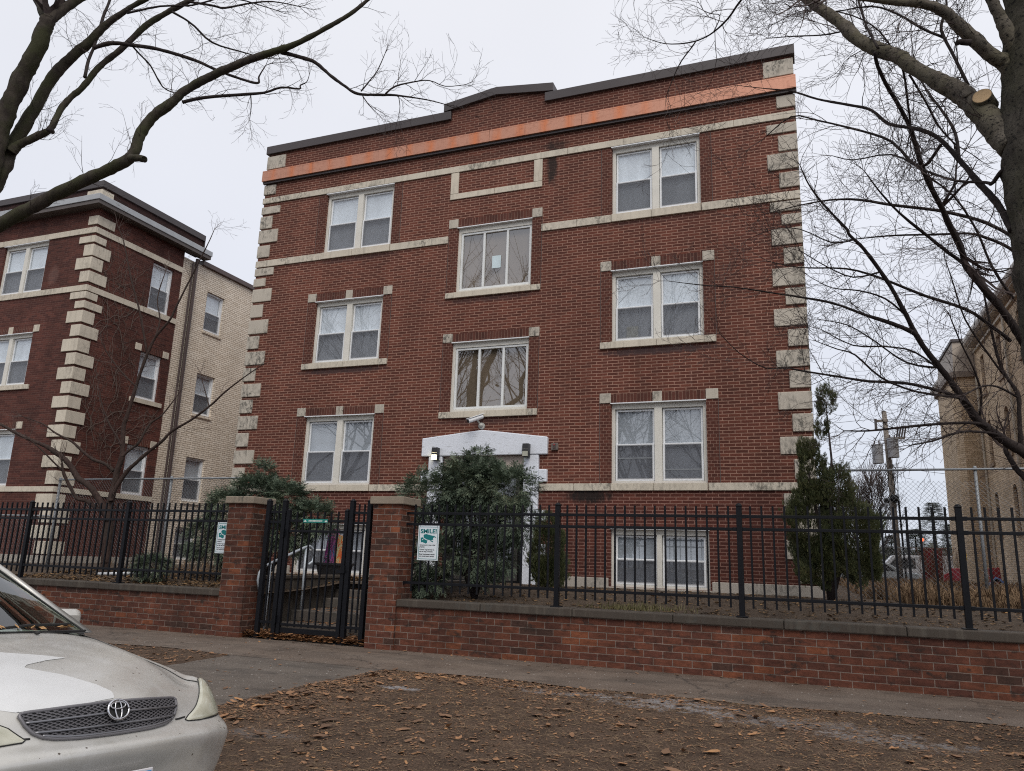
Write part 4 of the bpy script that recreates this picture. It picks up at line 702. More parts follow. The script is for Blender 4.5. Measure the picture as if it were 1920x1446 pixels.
# steps behind the gate
M['steps']=stone('damp_step_concrete',(.115,.098,.085),.6)
st=tag(build('entrance_steps',(lambda s:(s.box(-8.94,-6.36,11.75,14.2,.0,.19),s.box(-8.94,-6.36,12.15,14.2,.191,.38),s.box(-8.94,-6.36,13.1,14.2,.381,.56),s.box(-8.94,-6.36,13.5,14.2,.561,.72),s.box(-8.94,-6.36,13.9,14.2,.721,.87),s)[-1])(MB()),M['steps'],None,bevel=.012,base=(-7.55,11.5,0)),'grey concrete steps rising behind the black gate to the front door','steps')
s=MB(); s.box(-8.3,-6.0,14.21,16.0,.75,.89); s.box(-8.94,-6.36,10.95,11.745,-.05,.012); struct('entrance_path',s,M['pathm'])
for x0,x1 in ((-9.15,-8.945),(-6.355,-6.15)):
    s=MB(); s.box(x0,x1,11.2,13.9,-.1,.93); s.box(x0-.03,x1+.03,11.2,13.9,.931,.99)
    t=tag(build('stair_side_wall',s,M['gbrick'] if False else M['coping'],None,bevel=.01,base=((x0+x1)/2,11.2,0)),'low dark masonry side wall %s of the steps behind the gate'%('left' if x0<-8 else 'right'),'low wall')
# handrails
def handrail(x,label,flip=1):
    t=thing('handrail',(x,11.2,0),label,'handrail','grey pipe handrails beside the steps')
    s=MB(); pts=[(x,11.12,.70),(x,11.02,.78),(x,10.965,.92),(x,10.985,1.05),(x,11.07,1.14),(x,11.3,1.22),(x,12.2,1.50),(x,12.34,1.53),(x,12.46,1.47),(x,12.52,1.36),(x,12.48,1.25),(x,12.36,1.19)]
    s.tube(pts,.024,10); build('rail',s,M['pipe'],t,smooth=True)
    for y,z0,z1 in ((11.32,.0,1.12),(12.24,.38,1.5)):
        s=MB(); s.tube([(x,y if y>12 else 11.25,z0),(x,y if y>12 else 11.25,z1 if y>12 else 1.19)],.022,10); build('post',s,M['pipe'],t,smooth=True)
handrail(-8.80,'grey pipe handrail with a curled end just right of the left gate pillar')
handrail(-6.56,'grey pipe handrail with a curled end showing beside the right gate pillar')

# ------------------------------------------------------------------ GARDEN WALL, PILLARS
def garden_wall(x0,x1,label):
    t=thing('garden_wall',((x0+x1)/2,10.9,0),label,'wall','low brick garden walls under the black fence')
    s=MB(); s.box(x0,x1,10.75,11.05,-.1,.645); build('brickwork',s,M['gbrick'],t)
    n=max(1,round((x1-x0)/1.42)); s=MB()
    for i in range(n):
        a=x0+(x1-x0)*i/n; b_=x0+(x1-x0)*(i+1)/n
        s.box(a+.004,b_-.004,10.705+rng.uniform(-.004,.004),11.095,.646,.755+rng.uniform(-.003,.003))
    build('coping',s,M['coping'],t,bevel=.012); return t
garden_wall(-30,-9.362,'low weathered brick wall with dark stone coping left of the gate, behind the silver car')
garden_wall(-5.978,22,'long low orange-brown brick wall with dark stone coping right of the gate')
def pillar(x0,label):
    t=thing('gate_pillar',(x0+.25,10.95,0),label,'pillar','brick pillars either side of the gate')
    s=MB(); s.box(x0,x0+.5,10.70,11.2,-.1,2.19); build('shaft',s,M['gbrick'],t)
    s=MB(); s.box(x0-.05,x0+.55,10.65,11.25,2.191,2.31); build('cap',s,M['cap'],t,bevel=.012)
pillar(-9.36,'square brick gate pillar with a pale stone cap, left of the black gate')
pillar(-6.48,'square brick gate pillar with a pale stone cap, right of the black gate')

# ------------------------------------------------------------------ STEEL FENCE
FY=10.9
def cap_(s,x,y,z,h=.038):
    s.box(x-h-.004,x+h+.004,y-h-.004,y+h+.004,z,z+.015); P=[]
    for k in range(4):
        r=(h)*math.cos(k*math.pi/6.2); P.append([(x+r*math.cos(a*math.pi/8),y+r*math.sin(a*math.pi/8),z+.015+.03*math.sin(k*math.pi/6.2)) for a in range(17)])
    s.grid(P)
def fence(label,posts,x0,x1,extra=None):
    t=thing('iron_fence',((x0+x1)/2,FY,.755),label,'fence','black steel fences on the garden wall')
    p0=None
    for x in posts:
        if p0 is None:
            s=MB(); s.box(x-.036,x+.036,FY-.036,FY+.036,.756,2.20); cap_(s,x,FY,2.2); s.box(x-.075,x+.075,FY-.075,FY+.075,.757,.772)
            p0=build('post',s,M['black'],t,bevel=.004); px=x
        else: dup(p0,(x-px,0,0),t)
    xs_=sorted([x0]+list(posts)+[x1])
    pk=None
    for z,h in ((2.065,.02),(1.895,.02),(1.0,.02)):
        s=MB(); 
        for a,b_ in zip(xs_,xs_[1:]):
            if b_-a<.1: continue
            s.box(a+(.036 if a in posts else 0),b_-(.036 if b_ in posts else 0),FY-.018,FY+.018,z-h,z+h)
            for e,sg in ((a,1),(b_,-1)):
                if e in posts: q=e+sg*.036; s.box(min(q,q+sg*.05),max(q,q+sg*.05),FY-.0225,FY+.0225,z-h-.005,z+h+.005)
        build('rail',s,M['black'],t,bevel=.003)
    cnt=0
    for a,b_ in zip(xs_,xs_[1:]):
        L_=b_-a; n=max(1,round(L_/.1417))
        for i in range(1,n+ (0 if b_ in posts or b_==x1 else 1)):
            x=a+L_*i/n; cnt+=1
            if pk is None:
                s=MB(); s.box(x-.0125,x+.0125,FY-.0125,FY+.0125,.87,2.205); pk=build('picket',s,M['black'],t); pkx=x
            else: dup(pk,(x-pkx,0,0),t)
    return t
fence('black steel picket fence on the long wall right of the gate',[-3.47,-.90,1.71,4.28],-5.975,6.9)
fence('black steel picket fence on the wall left of the gate, behind the car',[-11.85,-14.4,-16.95,-19.5],-22.0,-9.365)
# gate
GY=10.86
t=thing('side_panel',(-8.45,GY,0),'narrow black steel infill panel between the left pillar and the gate','fence panel','steel infill panels beside the gate')
def gpost(x,z1,par,z0=0.01,h=.037,plate=True):
    s=MB(); s.box(x-h,x+h,GY-h,GY+h,z0,z1); cap_(s,x,GY,z1,h)
    if plate: s.box(x-.085,x+.085,GY-.08,GY+.08,z0,z0+.014)
    return build('post',s,M['black'],par,bevel=.004)
def panel(par,xa,xb,zs,pk,ztop=2.2):
    for z in zs:
        s=MB(); s.box(xa,xb,GY-.016,GY+.016,z-.02,z+.02); build('rail',s,M['black'],par,bevel=.003)
    for x in pk:
        s=MB(); s.box(x-.012,x+.012,GY-.012,GY+.012,.2,ztop); build('picket',s,M['black'],par)
for x in (-8.63,-8.30): gpost(x,2.24,t)
panel(t,-8.592,-8.338,(2.06,1.895,.27),(-8.51,-8.42))
t=thing('side_panel',(-6.78,GY,0),'narrow black steel infill panel between the gate and the right pillar','fence panel','steel infill panels beside the gate')
for x in (-6.97,-6.64): gpost(x,2.24,t)
panel(t,-6.932,-6.678,(2.06,1.895,.27),(-6.845,-6.745))
t=thing('garden_gate',(-7.64,GY,0.1),'black steel picket gate standing closed between the brick pillars','gate')
for x in (-8.21,-7.065): gpost(x,2.08,t,.10,.032,False)
panel(t,-8.178,-7.097,(1.92,1.75,.25),(),0)
for k in range(7):
    x=-8.178+1.081*(k+1)/8; s=MB(); s.box(x-.0115,x+.0115,GY-.0115,GY+.0115,.22,2.07); build('picket',s,M['black'],t)
s=MB(); s.box(-8.178,-7.097,GY-.012,GY+.012,.12,.2); build('kick_rail',s,M['black'],t,bevel=.003)
for z in (1.72,.33):
    s=MB(); s.box(-8.272,-8.243,GY-.05,GY+.03,z-.05,z+.05); s.cyl((-8.26,GY-.06,z-.07),(-8.26,GY-.06,z+.07),.018,10); build('hinge',s,M['black'],t)
s=MB(); s.box(-7.03,-7.007,GY-.055,GY+.03,1.12,1.22); s.box(-7.15,-7.0,GY-.06,GY-.037,1.10,1.15); build('latch',s,M['black'],t)
t=thing('name_plate',(-7.66,GY-.02,1.92),'small green plate fixed to the top rail of the black gate','sign')
s=MB(); s.box(-7.90,-7.42,GY-.024,GY-.017,1.89,1.95); pl=build('plate',s,simple('green_plate',(.01,.19,.16),.4),t,bevel=.002)
wt=simple('pale_lettering',(.6,.66,.62),.6)
s=MB(); r=random.Random(4); x=-7.79
while x<-7.53:
    w_=r.uniform(.008,.02); s.box(x,x+w_,GY-.0262,GY-.0245,1.908,1.932); x+=w_+.007
for xx in (-7.86,-7.45): s.prism([(xx-.03,1.903),(xx+.03,1.903),(xx,1.936)],my(GY-.0262),0,.0015)
build('lettering',s,wt,pl)

# ------------------------------------------------------------------ SMILE SIGNS
TEAL=simple('teal_ink',(.0,.16,.17),.5,var=.03); SIGNW=simple('sign_white',(.66,.72,.76),.35,var=.03); INK=simple('black_ink',(.02,.02,.025),.6)
def tomesh(o):
    bpy.context.view_layer.update(); dg=bpy.context.evaluated_depsgraph_get(); me=bpy.data.meshes.new_from_object(o.evaluated_get(dg)); c=o.data
    n=bpy.data.objects.new('lettering',me); COL.objects.link(n); n.parent=o.parent; n.matrix_local=o.matrix_local.copy()
    bpy.data.objects.remove(o); bpy.data.curves.remove(c); return n
def text(body,x,y,z,size,mat,parent,bold=.0,width=None):
    c=bpy.data.curves.new('lettering','FONT'); c.body=body; c.size=size; c.extrude=.0006; c.offset=bold; c.align_x='LEFT'
    o=bpy.data.objects.new('lettering',c); COL.objects.link(o); c.materials.append(mat); o.parent=parent
    o.location=Vector((x,y,z))-root_base(parent); o.rotation_euler=(R(90),0,0)
    if width:
        bpy.context.view_layer.update(); w_=o.dimensions.x
        if w_>0: o.scale.x=width/w_
    return tomesh(o)
def smile(x0,label):
    y=FY-.035; w_=.36; z0,z1=1.345,1.875; x1=x0+w_
    t=thing('camera_sign',((x0+x1)/2,y,z0),label,'sign','teal and white camera warning signs on the fence')
    s=MB(); s.box(x0,x1,y-.002,y+.003,z0,z1); pl=build('plate',s,SIGNW,t,bevel=.001)
    s=MB(); ib=.018
    fnn=my(y-.0025); frame_ring(s,fnn,x0+ib,x1-ib,z0+ib,z1-ib,.007,-.0008,.0006); build('border',s,TEAL,pl)
    text('SMILE!',x0+.04,y-.0035,z1-.115,.088,TEAL,pl,.0028,w_-.08)
    s=MB()
    def P(u,v): return (x0+.045+u*.27,z1-.13-.145+v*.145)
    # bullet-camera emblem: housing, hood, bracket
    s.prism([P(.18,.80),P(.22,.95),P(.36,1.0),P(.92,.78),P(1.0,.66),P(.94,.62),P(.88,.70),P(.80,.58),P(.82,.42),P(.66,.34),P(.42,.42),P(.24,.55)],fnn,-.0008,.0006)
    s.prism([P(.0,.60),P(.16,.66),P(.20,.50),P(.30,.40),P(.36,.36),P(.45,.34),P(.42,.06),P(.34,.0),P(.14,.14),P(.04,.12)],fnn,-.0009,.0006)
    s.prism([P(.60,.30),P(.80,.14),P(.82,.24),P(.70,.34)],fnn,-.0008,.0006)
    build('emblem',s,TEAL,pl)
    s=MB(); s.prism([P(.24,.52),P(.28,.55),P(.40,.38),P(.37,.35)],fnn,-.0016,-.001); s.prism([P(.10,.42),P(.19,.47),P(.17,.38),P(.11,.36)],fnn,-.0016,-.001); build('emblem_highlight',s,SIGNW,pl)
    z=z0+.225
    for ln,ww in (('Cameras are in use at this',.27),('property.',.09),(None,0),('Control Tag cameras so',.255),('we can stay protected.',.235),(None,0),('Small businesses nearby',.27),('area observation service.',.26)):
        if ln is None: z-=.012; continue
        text(ln,x0+.035,y-.0035,z,.026,INK,pl,.0006,ww); z-=.029
    s=MB()
    for bx in (x0+.03,x1-.03): s.box(bx-.008,bx+.008,y-.004,FY+.02,z1-.012,z1-.003)
    build('cable_tie',s,M['galv'],t)
smile(-5.745,'white and teal camera warning sign reading SMILE!, on the fence right of the right pillar')
smile(-9.70,'white and teal SMILE! camera sign partly hidden behind the left gate pillar')

# planter with painted boards
t=thing('planter',(-9.3,14.0,.85),'square black plastic planter standing in fallen leaves beyond the gate','planter')
s=MB(); fn_=lambda u,w_,d:(u,w_,d)
def frustum(s,cx,cy,z0,z1,a,b_):
    i=len(s.v); s.v+=[(cx-a,cy-a,z0),(cx+a,cy-a,z0),(cx+a,cy+a,z0),(cx-a,cy+a,z0),(cx-b_,cy-b_,z1),(cx+b_,cy-b_,z1),(cx+b_,cy+b_,z1),(cx-b_,cy+b_,z1)]
    for q in ((0,3,2,1),(0,1,5,4),(1,2,6,5),(2,3,7,6),(3,0,4,7)): s.f.append(tuple(i+k for k in q))
frustum(s,-9.32,14.,.86,1.17,.22,.27); build('pot',s,M['plastic_black'],t,bevel=.006)
s=MB(); frame_ring(s,lambda u,z,d:(u,z,1.17+d),-9.62,-9.02,13.70,14.30,.05,0,.05); build('rim',s,M['plastic_black'],t,bevel=.006)
s=MB(); s.face((-9.57,13.75,1.18),(-9.07,13.75,1.18),(-9.07,14.25,1.18),(-9.57,14.25,1.18)); build('potting_soil',s,M['yardsoil'],t)
def artmat(name,cols,sc,seed):
    m,nt,b=newmat(name); p=pos(nt)
    v=scalev(nt,p,(1,1,1),(seed,seed,0))
    n=N(nt,'ShaderNodeTexNoise',Scale=sc,Detail=3.,Distortion=2.5); L(nt,scalev(nt,v,(1.6,1,.7)),n.inputs['Vector'])
    st=[(i/(len(cols)),c) for i,c in enumerate(cols)]
    sp=math_(nt,'MULTIPLY',math_(nt,'SUBTRACT',n.outputs['Fac'],.22),1.75)
    L(nt,ramp(nt,sp,st,'CONSTANT'),b.inputs['Base Color']); b.inputs['Roughness'].default_value=.5; return m
def board(x0,x1,y,z0,z1,lean,mat,label):
    s=MB(); s.prism([(x0,z0),(x1,z0),(x1+.03,z1-.05),(x0+.03,z1)],lambda u,z,d:(u,y+d+lean*(z-z0),z),0,.012)
    tag(build('painted_board',s,mat,None,bevel=.002,base=(x0,y,z0)),label,'board','painted boards beyond the gate')
board(-9.56,-9.30,13.92,1.19,1.95,.12,artmat('purple_art',[(.55,.55,.55),(.3,.05,.25),(.05,.05,.06),(.42,.10,.30),(.03,.16,.20),(.16,.12,.40),(.6,.6,.62)],5,1.3),'tall board painted in purple, teal and white strokes, left in the planter')
board(-9.26,-9.05,13.86,1.19,1.80,.10,artmat('flame_art',[(.6,.5,.25),(.65,.10,.03),(.62,.30,.08),(.5,.48,.3),(.55,.05,.03),(.6,.45,.12)],7,4.),'tall board painted in yellow, orange and red, right in the planter')

# ------------------------------------------------------------------ CHAIN-LINK FENCES
wire=simple('chain_wire',(.20,.21,.22),.5,.5)
def chain(label,x0,x1,y,z0,ztop,zrail,posts,pitch=.085,sag=0,group='chain-link fences between the buildings',rr=.0024):
    t=thing('chain_link_fence',((x0+x1)/2,y,z0),label,'fence',group)
    s=MB(); s.tube([(x0,y,zrail),(x1,y,zrail)],.021,8); build('top_rail',s,M['galv'],t,smooth=True)
    for x in posts:
        s=MB(); s.tube([(x,y+.03,z0-.05),(x,y+.03,zrail+.02)],.03,10); s.ball((x,y+.03,zrail+.03),.034,6); build('post',s,M['galv'],t,smooth=True)
    s=MB(); h=ztop-z0; 
    n=int((x1-x0+h)/pitch)
    for sg in (1,-1):
        for i in range(n+1):
            a=x0-h+i*pitch if sg==1 else x0+i*pitch
            # line from (a,z0) with slope sg*1
            pa=[a,z0]; pb=[a+sg*h,ztop]
            if sg==-1: pb=[a-h,ztop]
            lo,hi=(pa,pb) if pa[0]<pb[0] else (pb,pa)
            if hi[0]<=x0 or lo[0]>=x1: continue
            def cut(P,Q,x): k=(x-P[0])/(Q[0]-P[0]); return [x,P[1]+(Q[1]-P[1])*k]
            if lo[0]<x0: lo=cut(lo,hi,x0)
            if hi[0]>x1: hi=cut(lo,hi,x1)
            s.tube([(lo[0],y-.02*sg*.1,lo[1]),(hi[0],y-.02*sg*.1,hi[1])],rr,3,False)
    build('wire_mesh',s,wire,t); return t
chain('tall chain-link fence with a thin top rail right of the main building, behind the arborvitae',.3,7.0,16.,.92,3.07,3.28,(2.85,6.0))
chain('chain-link fence with steel posts left of the gate, in front of the neighbouring block',-16.8,-10.5,13.3,.9,2.93,2.93,(-16.8,-13.35),pitch=.08)
chain('lower chain-link fence further left, before the corner of the maroon building',-26,-16.9,13.3,.9,2.05,2.07,(-21.5,),pitch=.08)
# ------------------------------------------------------------------ SILVER CAR
CX,CY,CZ=-2.935,2.80,-.10     # nose point on the road
CYAW=-.072; CROLL=.056; CPIT=-.013; CW=.955; _c,_s=math.cos(CYAW),math.sin(CYAW)
def cp(s,t,h):      # parked slightly askew, leaning to the kerb with the road's camber
    t=t*CW; return (CX-s*_c-t*_s, CY-s*_s+t*_c, CZ+h-t*CROLL-s*CPIT)
def cbox(mb,s0,s1,t0,t1,h0,h1): mb.prism([(s0,h0),(s1,h0),(s1,h1),(s0,h1)],lambda u,w_,d:cp(u,t0+(t1-t0)*d,w_),0,1)
TK=[0,.2,.41,.55,.68,.78,.85,.885]
LV=[ # (s list, h list) for each level of the nose / hood surface
([.02,.03,.06,.10,.15,.22,.33,.52],[.17]*8),
([-.02,-.015,.01,.05,.09,.15,.26,.50],[.33]*8),
([-.055,-.05,-.025,.0,.035,.085,.195,.46],[.50]*8),
([-.085,-.08,-.055,-.03,.015,.065,.18,.46],[.628,.628,.625,.62,.61,.605,.60,.60]),
([.0,.005,.04,.065,.10,.15,.25,.48],[.68,.68,.68,.678,.675,.672,.672,.68]),
([.045,.05,.10,.15,.21,.28,.37,.58],[.795,.79,.775,.775,.785,.80,.81,.80]),
([.15,.155,.21,.28,.35,.42,.50,.70],[.855,.852,.845,.842,.812,.818,.83,.82]),
([.45,.45,.46,.49,.53,.58,.65,.85],[.925,.925,.925,.918,.872,.858,.858,.835]),
([.80,.80,.80,.81,.84,.88,.93,1.05],[.975,.975,.975,.972,.932,.91,.90,.86]),
([1.10,1.10,1.10,1.10,1.11,1.12,1.15,1.2],[1.0,1.0,1.0,.995,.975,.955,.935,.88]),
([1.32,1.32,1.32,1.33,1.34,1.35,1.36,1.38],[1.015,1.015,1.01,1.005,.995,.985,.965,.90])]
def catmull(p0,p1,p2,p3,t):
    return .5*((2*p1)+(-p0+p2)*t+(2*p0-5*p1+4*p2-p3)*t*t+(-p0+3*p1-3*p2+p3)*t**3)
def interp(arr,x,mir=False):
    n=len(arr); i=min(int(x),n-2); i=max(i,0); t=x-i
    g=lambda k: arr[min(max(k,0),n-1)] if 0<=k<n else ((arr[1] if mir else 2*arr[0]-arr[1]) if k<0 else 2*arr[-1]-arr[-2])
    return catmull(g(i-1),g(i),g(i+1),g(i+2),t)
def tk2u(t):
    t=abs(t)
    for i in range(7):
        if t<=TK[i+1]: 
            return i+(t-TK[i])/(TK[i+1]-TK[i])
    return 7.
def surf(u,v):     # u in 0..7 , v in 0..10
    sgn=1 if u>=0 else -1; u=abs(u)
    ss=[interp(l[0],u,True) for l in LV]; hh=[interp(l[1],u,True) for l in LV]
    # symmetric tangent on the centre line
    return (interp(ss,v),sgn*interp(TK,u) if u>0 else 0.,interp(hh,v))
def spt(t,v,off=0.):
    u=tk2u(t); sg=1 if t>=0 else -1
    a=Vector(surf(u,v)); 
    # fix t exactly
    a=Vector((a.x,sg*abs(t),a.z))
    if off:
        e=.02
        du=Vector(surf(min(u+e,7),v))-Vector(surf(max(u-e,0),v)); dv=Vector(surf(u,min(v+e,10)))-Vector(surf(u,max(v-e,0)))
        n=du.cross(dv); n.normalize(); 
        if sg<0: n.y=-n.y
        # outward = towards -s or +h
        if (-n.x+n.z)<0: n=-n
        a=a+n*off
    return cp(*a)
car=thing('parked_car',(CX-2.3,CY,CZ),'silver saloon parked at the kerb with peeling bonnet paint and yellowed headlights','car')
m,nt,b=newmat('silver_paint'); p=pos(nt)
sp=noise_(nt,p,7,6,.7,.5)
c=mixc(nt,ramp(nt,sp,[(.4,0.),(.62,1.)]),(.50,.487,.452),(.55,.54,.515))
c=mixc(nt,ramp(nt,noise_(nt,p,2.2,3,.5),[(.4,0.),(.6,.6)]),c,(.53,.517,.48))
vo=N(nt,'ShaderNodeTexVoronoi',Scale=26.); L(nt,p,vo.inputs['Vector'])
sc=nt.nodes.new('ShaderNodeSeparateColor'); L(nt,vo.outputs['Color'],sc.inputs[0])
k=math_(nt,'MULTIPLY',math_(nt,'LESS_THAN',vo.outputs['Distance'],.15),math_(nt,'GREATER_THAN',sc.outputs[1],.80))
xs2=nt.nodes.new('ShaderNodeSeparateXYZ'); L(nt,p,xs2.inputs[0])
k=math_(nt,'MULTIPLY',k,ramp(nt,math_(nt,'ADD',xs2.outputs[0],4.2),[(.3,.0),(.95,1.)]))
c=mixc(nt,k,c,(.09,.07,.055))
L(nt,c,b.inputs['Base Color']); b.inputs['Metallic'].default_value=.38; b.inputs['Roughness'].default_value=.36
L(nt,ramp(nt,sp,[(.3,.30),(.7,.44)]),b.inputs['Roughness']); b.inputs['Coat Weight'].default_value=.35; b.inputs['Coat Roughness'].default_value=.12
SIL=m
peel=simple('bare_primer',(.62,.625,.625),.42,.15,var=.05,vs=6)
rub=simple('black_rubber',(.012,.012,.012),.7); chrome=simple('chrome',(.62,.62,.64),.12,1.,var=.05); trimg=simple('grille_grey',(.15,.145,.155),.38,.2)
# nose + hood sheet
s=MB(); P=[]
NU,NV=28,10
for iv in range(0,100+1):
    v=iv/10; row=[]
    for iu in range(-NU*2,NU*2+1):
        u=abs(iu)/(NU*2)*7; a=surf(u,v); row.append(cp(a[0],(1 if iu>=0 else -1)*a[1],a[2]))
    P.append(row)
s.grid(P)
WHs=(.95,3.67); WR=.325
def arch(sv):
    h=.2
    for w_ in WHs:
        d=abs(sv-w_)
        if d<.40: h=max(h,.31+math.sqrt(.40**2-d*d)*1.0)
    return h
# sides
def side_top(sv):
    return .80+.10*min(1,max(0,(sv-.7)/1.5)) if sv<2.2 else .90+.02*math.sin((sv-2.2))
for sg in (-1,1):
    P=[]; n=110
    for i in range(n+1):
        sv=.72+(4.72-.72)*i/n; b0=min(arch(sv),.745); tp=side_top(sv)
        w_=.885 if sv<4.3 else .885-(sv-4.3)*.28
        P.append([cp(sv,sg*(w_-.02*(1 if b0<.25 else 0)),b0),cp(sv,sg*(w_+.008),b0+(tp-b0)*.35),cp(sv,sg*(w_+.010),b0+(tp-b0)*.72),cp(sv,sg*w_,tp),cp(sv if sv>1.38 else max(sv,1.38) if False else sv,sg*(w_-.0),tp+.001)])
    s.grid([[q[0],q[1],q[2],q[3]] for q in P])
    # wing piece in front of the front wheel
    P=[[cp(.60+.12*i/4,sg*.885,max(.2,arch(.60+.12*i/4))+k*(.80-max(.2,arch(.60+.12*i/4)))/4) for k in range(5)] for i in range(5)]
    s.grid(P)
# shoulder from belt line to glasshouse, roof, boot
ROOF=[(1.30,.74,1.0),(1.38,.80,.98)]
def ringp(sv,hw,h,crown=.03): return [cp(sv+0*abs(k),hw*k/6,h+crown*(1-(k/6)**2)) for k in range(-6,7)]
s.grid([ringp(2.05,.56,1.375,.06),ringp(2.3,.575,1.41,.065),ringp(2.7,.58,1.42,.07),ringp(3.1,.575,1.40,.065),ringp(3.35,.56,1.365,.06)])
s.grid([ringp(4.12,.70,1.0,.03),ringp(4.4,.72,1.0,.025),ringp(4.68,.70,.975,.02),ringp(4.76,.68,.88,.0),ringp(4.80,.70,.60,0),ringp(4.74,.70,.25,0)])
for sg in (-1,1):
    # belt shoulder
    P=[[cp(sv,sg*.885,side_top(sv)),cp(sv,sg*.84,.945+.02*min(1,(sv-1.2)))] for sv in (1.2,1.4,1.8,2.4,3.0,3.6,4.12)]
    s.grid(P)
    s.grid([[cp(sv,sg*(.885 if sv<4.3 else .885-(sv-4.3)*.28),side_top(sv)),cp(sv,sg*a,h)] for sv,a,h in ((4.12,.70,1.0),(4.4,.72,1.0),(4.68,.70,.975),(4.72,.70,.97))])
    s.grid([[cp(4.72,sg*.767,h),cp(4.79,sg*.70,h)] for h in (.25,.5,.75,.97)])
    # pillars
    s.prism([(-.02,-.005),(.08,-.005),(.08,.055),(-.02,.04)],lambda u,w_,d:cp(1.26+d*.78+u,sg*(.77-d*.205+w_-.01),1.0+d*.39),0,1)
    s.prism([(0,0),(.09,0),(.09,.04),(0,.04)],lambda u,w_,d:cp(2.55+u,sg*(.83-d*.25+w_-.03),.95+d*.46),0,1)
    s.prism([(0,0),(.16,0),(.16,.05),(0,.05)],lambda u,w_,d:cp(4.02-d*.72-u*.3+u,sg*(.80-d*.235+w_-.03),.96+d*.42),0,1)
    s.grid([[cp(2.03+.33*i,sg*(.56+.02),1.375+.025*math.sin(i*.78)),cp(2.03+.33*i,sg*.61,1.345+.025*math.sin(i*.78))] for i in range(5)])
body=build('body',s,SIL,car,smooth=True)
# oxidised clear-coat patch on the bonnet (own outline)
def patch(poly,mat,name,off=.0022):
    """poly in (t,v); filled as fine strips in t"""
    s=MB(); n=70; vs=[q[1] for q in poly]; v0,v1=min(vs),max(vs); rows=[]
    for i in range(n+1):
        v=v0+(v1-v0)*i/n; xs=[]
        for (a,b_),(c_,d_) in zip(poly,poly[1:]+poly[:1]):
            if (b_-v)*(d_-v)<=0 and abs(d_-b_)>1e-9: xs.append(a+(c_-a)*(v-b_)/(d_-b_))
        xs=sorted(xs)
        if len(xs)>=2: rows.append((v,xs[0],xs[-1]))
    m_=24
    s.grid([[spt(x0+(x1-x0)*k/m_,v,off) for k in range(m_+1)] for v,x0,x1 in rows])
    return build(name,s,mat,body,smooth=True)
CLR=peel
pk=patch([(-.74,6.1),(-.80,6.9),(-.78,7.75),(-.62,7.95),(-.30,7.85),(.02,7.42),(.10,7.25),(-.02,7.18),(-.16,7.02),(-.20,6.9),(-.08,6.55),(.0,6.1),(.03,5.7),(.02,5.25),(-.2,5.08),(-.41,5.1),(-.6,5.6)],CLR,'worn_patch')
# panel gaps
def gap(pts,r=.004,off=.0012,name='panel_gap'):
    s=MB(); q=[]
    for (t0,v0),(t1,v1) in zip(pts,pts[1:]):
        for k in range(10): q.append(spt(t0+(t1-t0)*k/10,v0+(v1-v0)*k/10,off))
    q.append(spt(*pts[-1],off)); s.tube(q,r,5); build(name,s,rub,body)
for sg in (1,-1):
    gap([(sg*.775,5.02),(sg*.77,5.6),(sg*.76,6.5),(sg*.755,7.5),(sg*.745,8.7),(sg*.74,9.8)],.0032)
    gap([(sg*.385,4.12),(sg*.42,4.13),(sg*.46,4.16)],.0045)
# grille : outline in (t,v)
GT=[(-.405,5.02),(-.37,5.05),(-.2,5.045),(0,5.04),(.2,5.045),(.37,5.05),(.405,5.02),(.415,4.93),(.40,4.6),(.375,4.32),(.34,4.12),(.29,4.0),(.2,3.93),(0,3.89),(-.2,3.93),(-.29,4.0),(-.34,4.12),(-.375,4.32),(-.40,4.6),(-.415,4.93)]
def ghw(v):   # half width at level v
    R_=[(3.89,.0),(3.93,.2),(4.0,.29),(4.12,.34),(4.32,.375),(4.6,.40),(4.93,.415),(5.02,.405),(5.045,.3)]
    for (a,x),(c_,y) in zip(R_,R_[1:]):
        if a<=v<=c_: return x+(y-x)*(v-a)/(c_-a)
    return 0
gr=None
s=MB(); s.grid([[spt(ghw(v)*k/12,v,.004) for k in range(-12,13)] for v in [3.892+(5.04-3.892)*i/20 for i in range(21)]])
gr=build('grille',s,simple('grille_black',(.006,.006,.007),.5),car,smooth=True)  # near-black plate laid on the nose stands in for the shaded opening
s=MB(); q=[]
for a,b_ in zip(GT,GT[1:]+GT[:1]):
    for k in range(5): q.append(spt(a[0]+(b_[0]-a[0])*k/5,a[1]+(b_[1]-a[1])*k/5,.007))
q.append(q[0]); s.tube(q,.0075,6); build('grille_surround',s,trimg,gr,smooth=True)
s=MB(); q=[spt(x/40*.34,3.955+.0+ (abs(x)/40)**3*.2,.012) for x in range(-40,41)]; s.tube(q,.006,6)
for v in (4.3,4.67):
    hw=ghw(v)-.005; s.tube([spt(hw*k/20,v,.012) for k in range(-20,21)],.0055,6)
build('grille_bar',s,simple('grille_chrome',(.22,.22,.235),.3,.7),gr,smooth=True)
s=MB(); nb=26
for k in range(-nb,nb+1):
    for sl in (1,-1):
        run=[]
        for j in range(41):
            v=3.92+(5.03-3.92)*j/40; t=k*.034+sl*(v-4.4)*.30
            if abs(t)<ghw(v)-.004: run.append(spt(t,v,.0075))
            elif len(run)>1: s.tube(run,.0027,4,False); run=[]
            else: run=[]
        if len(run)>1: s.tube(run,.0024,4,False)
build('mesh',s,trimg,gr)
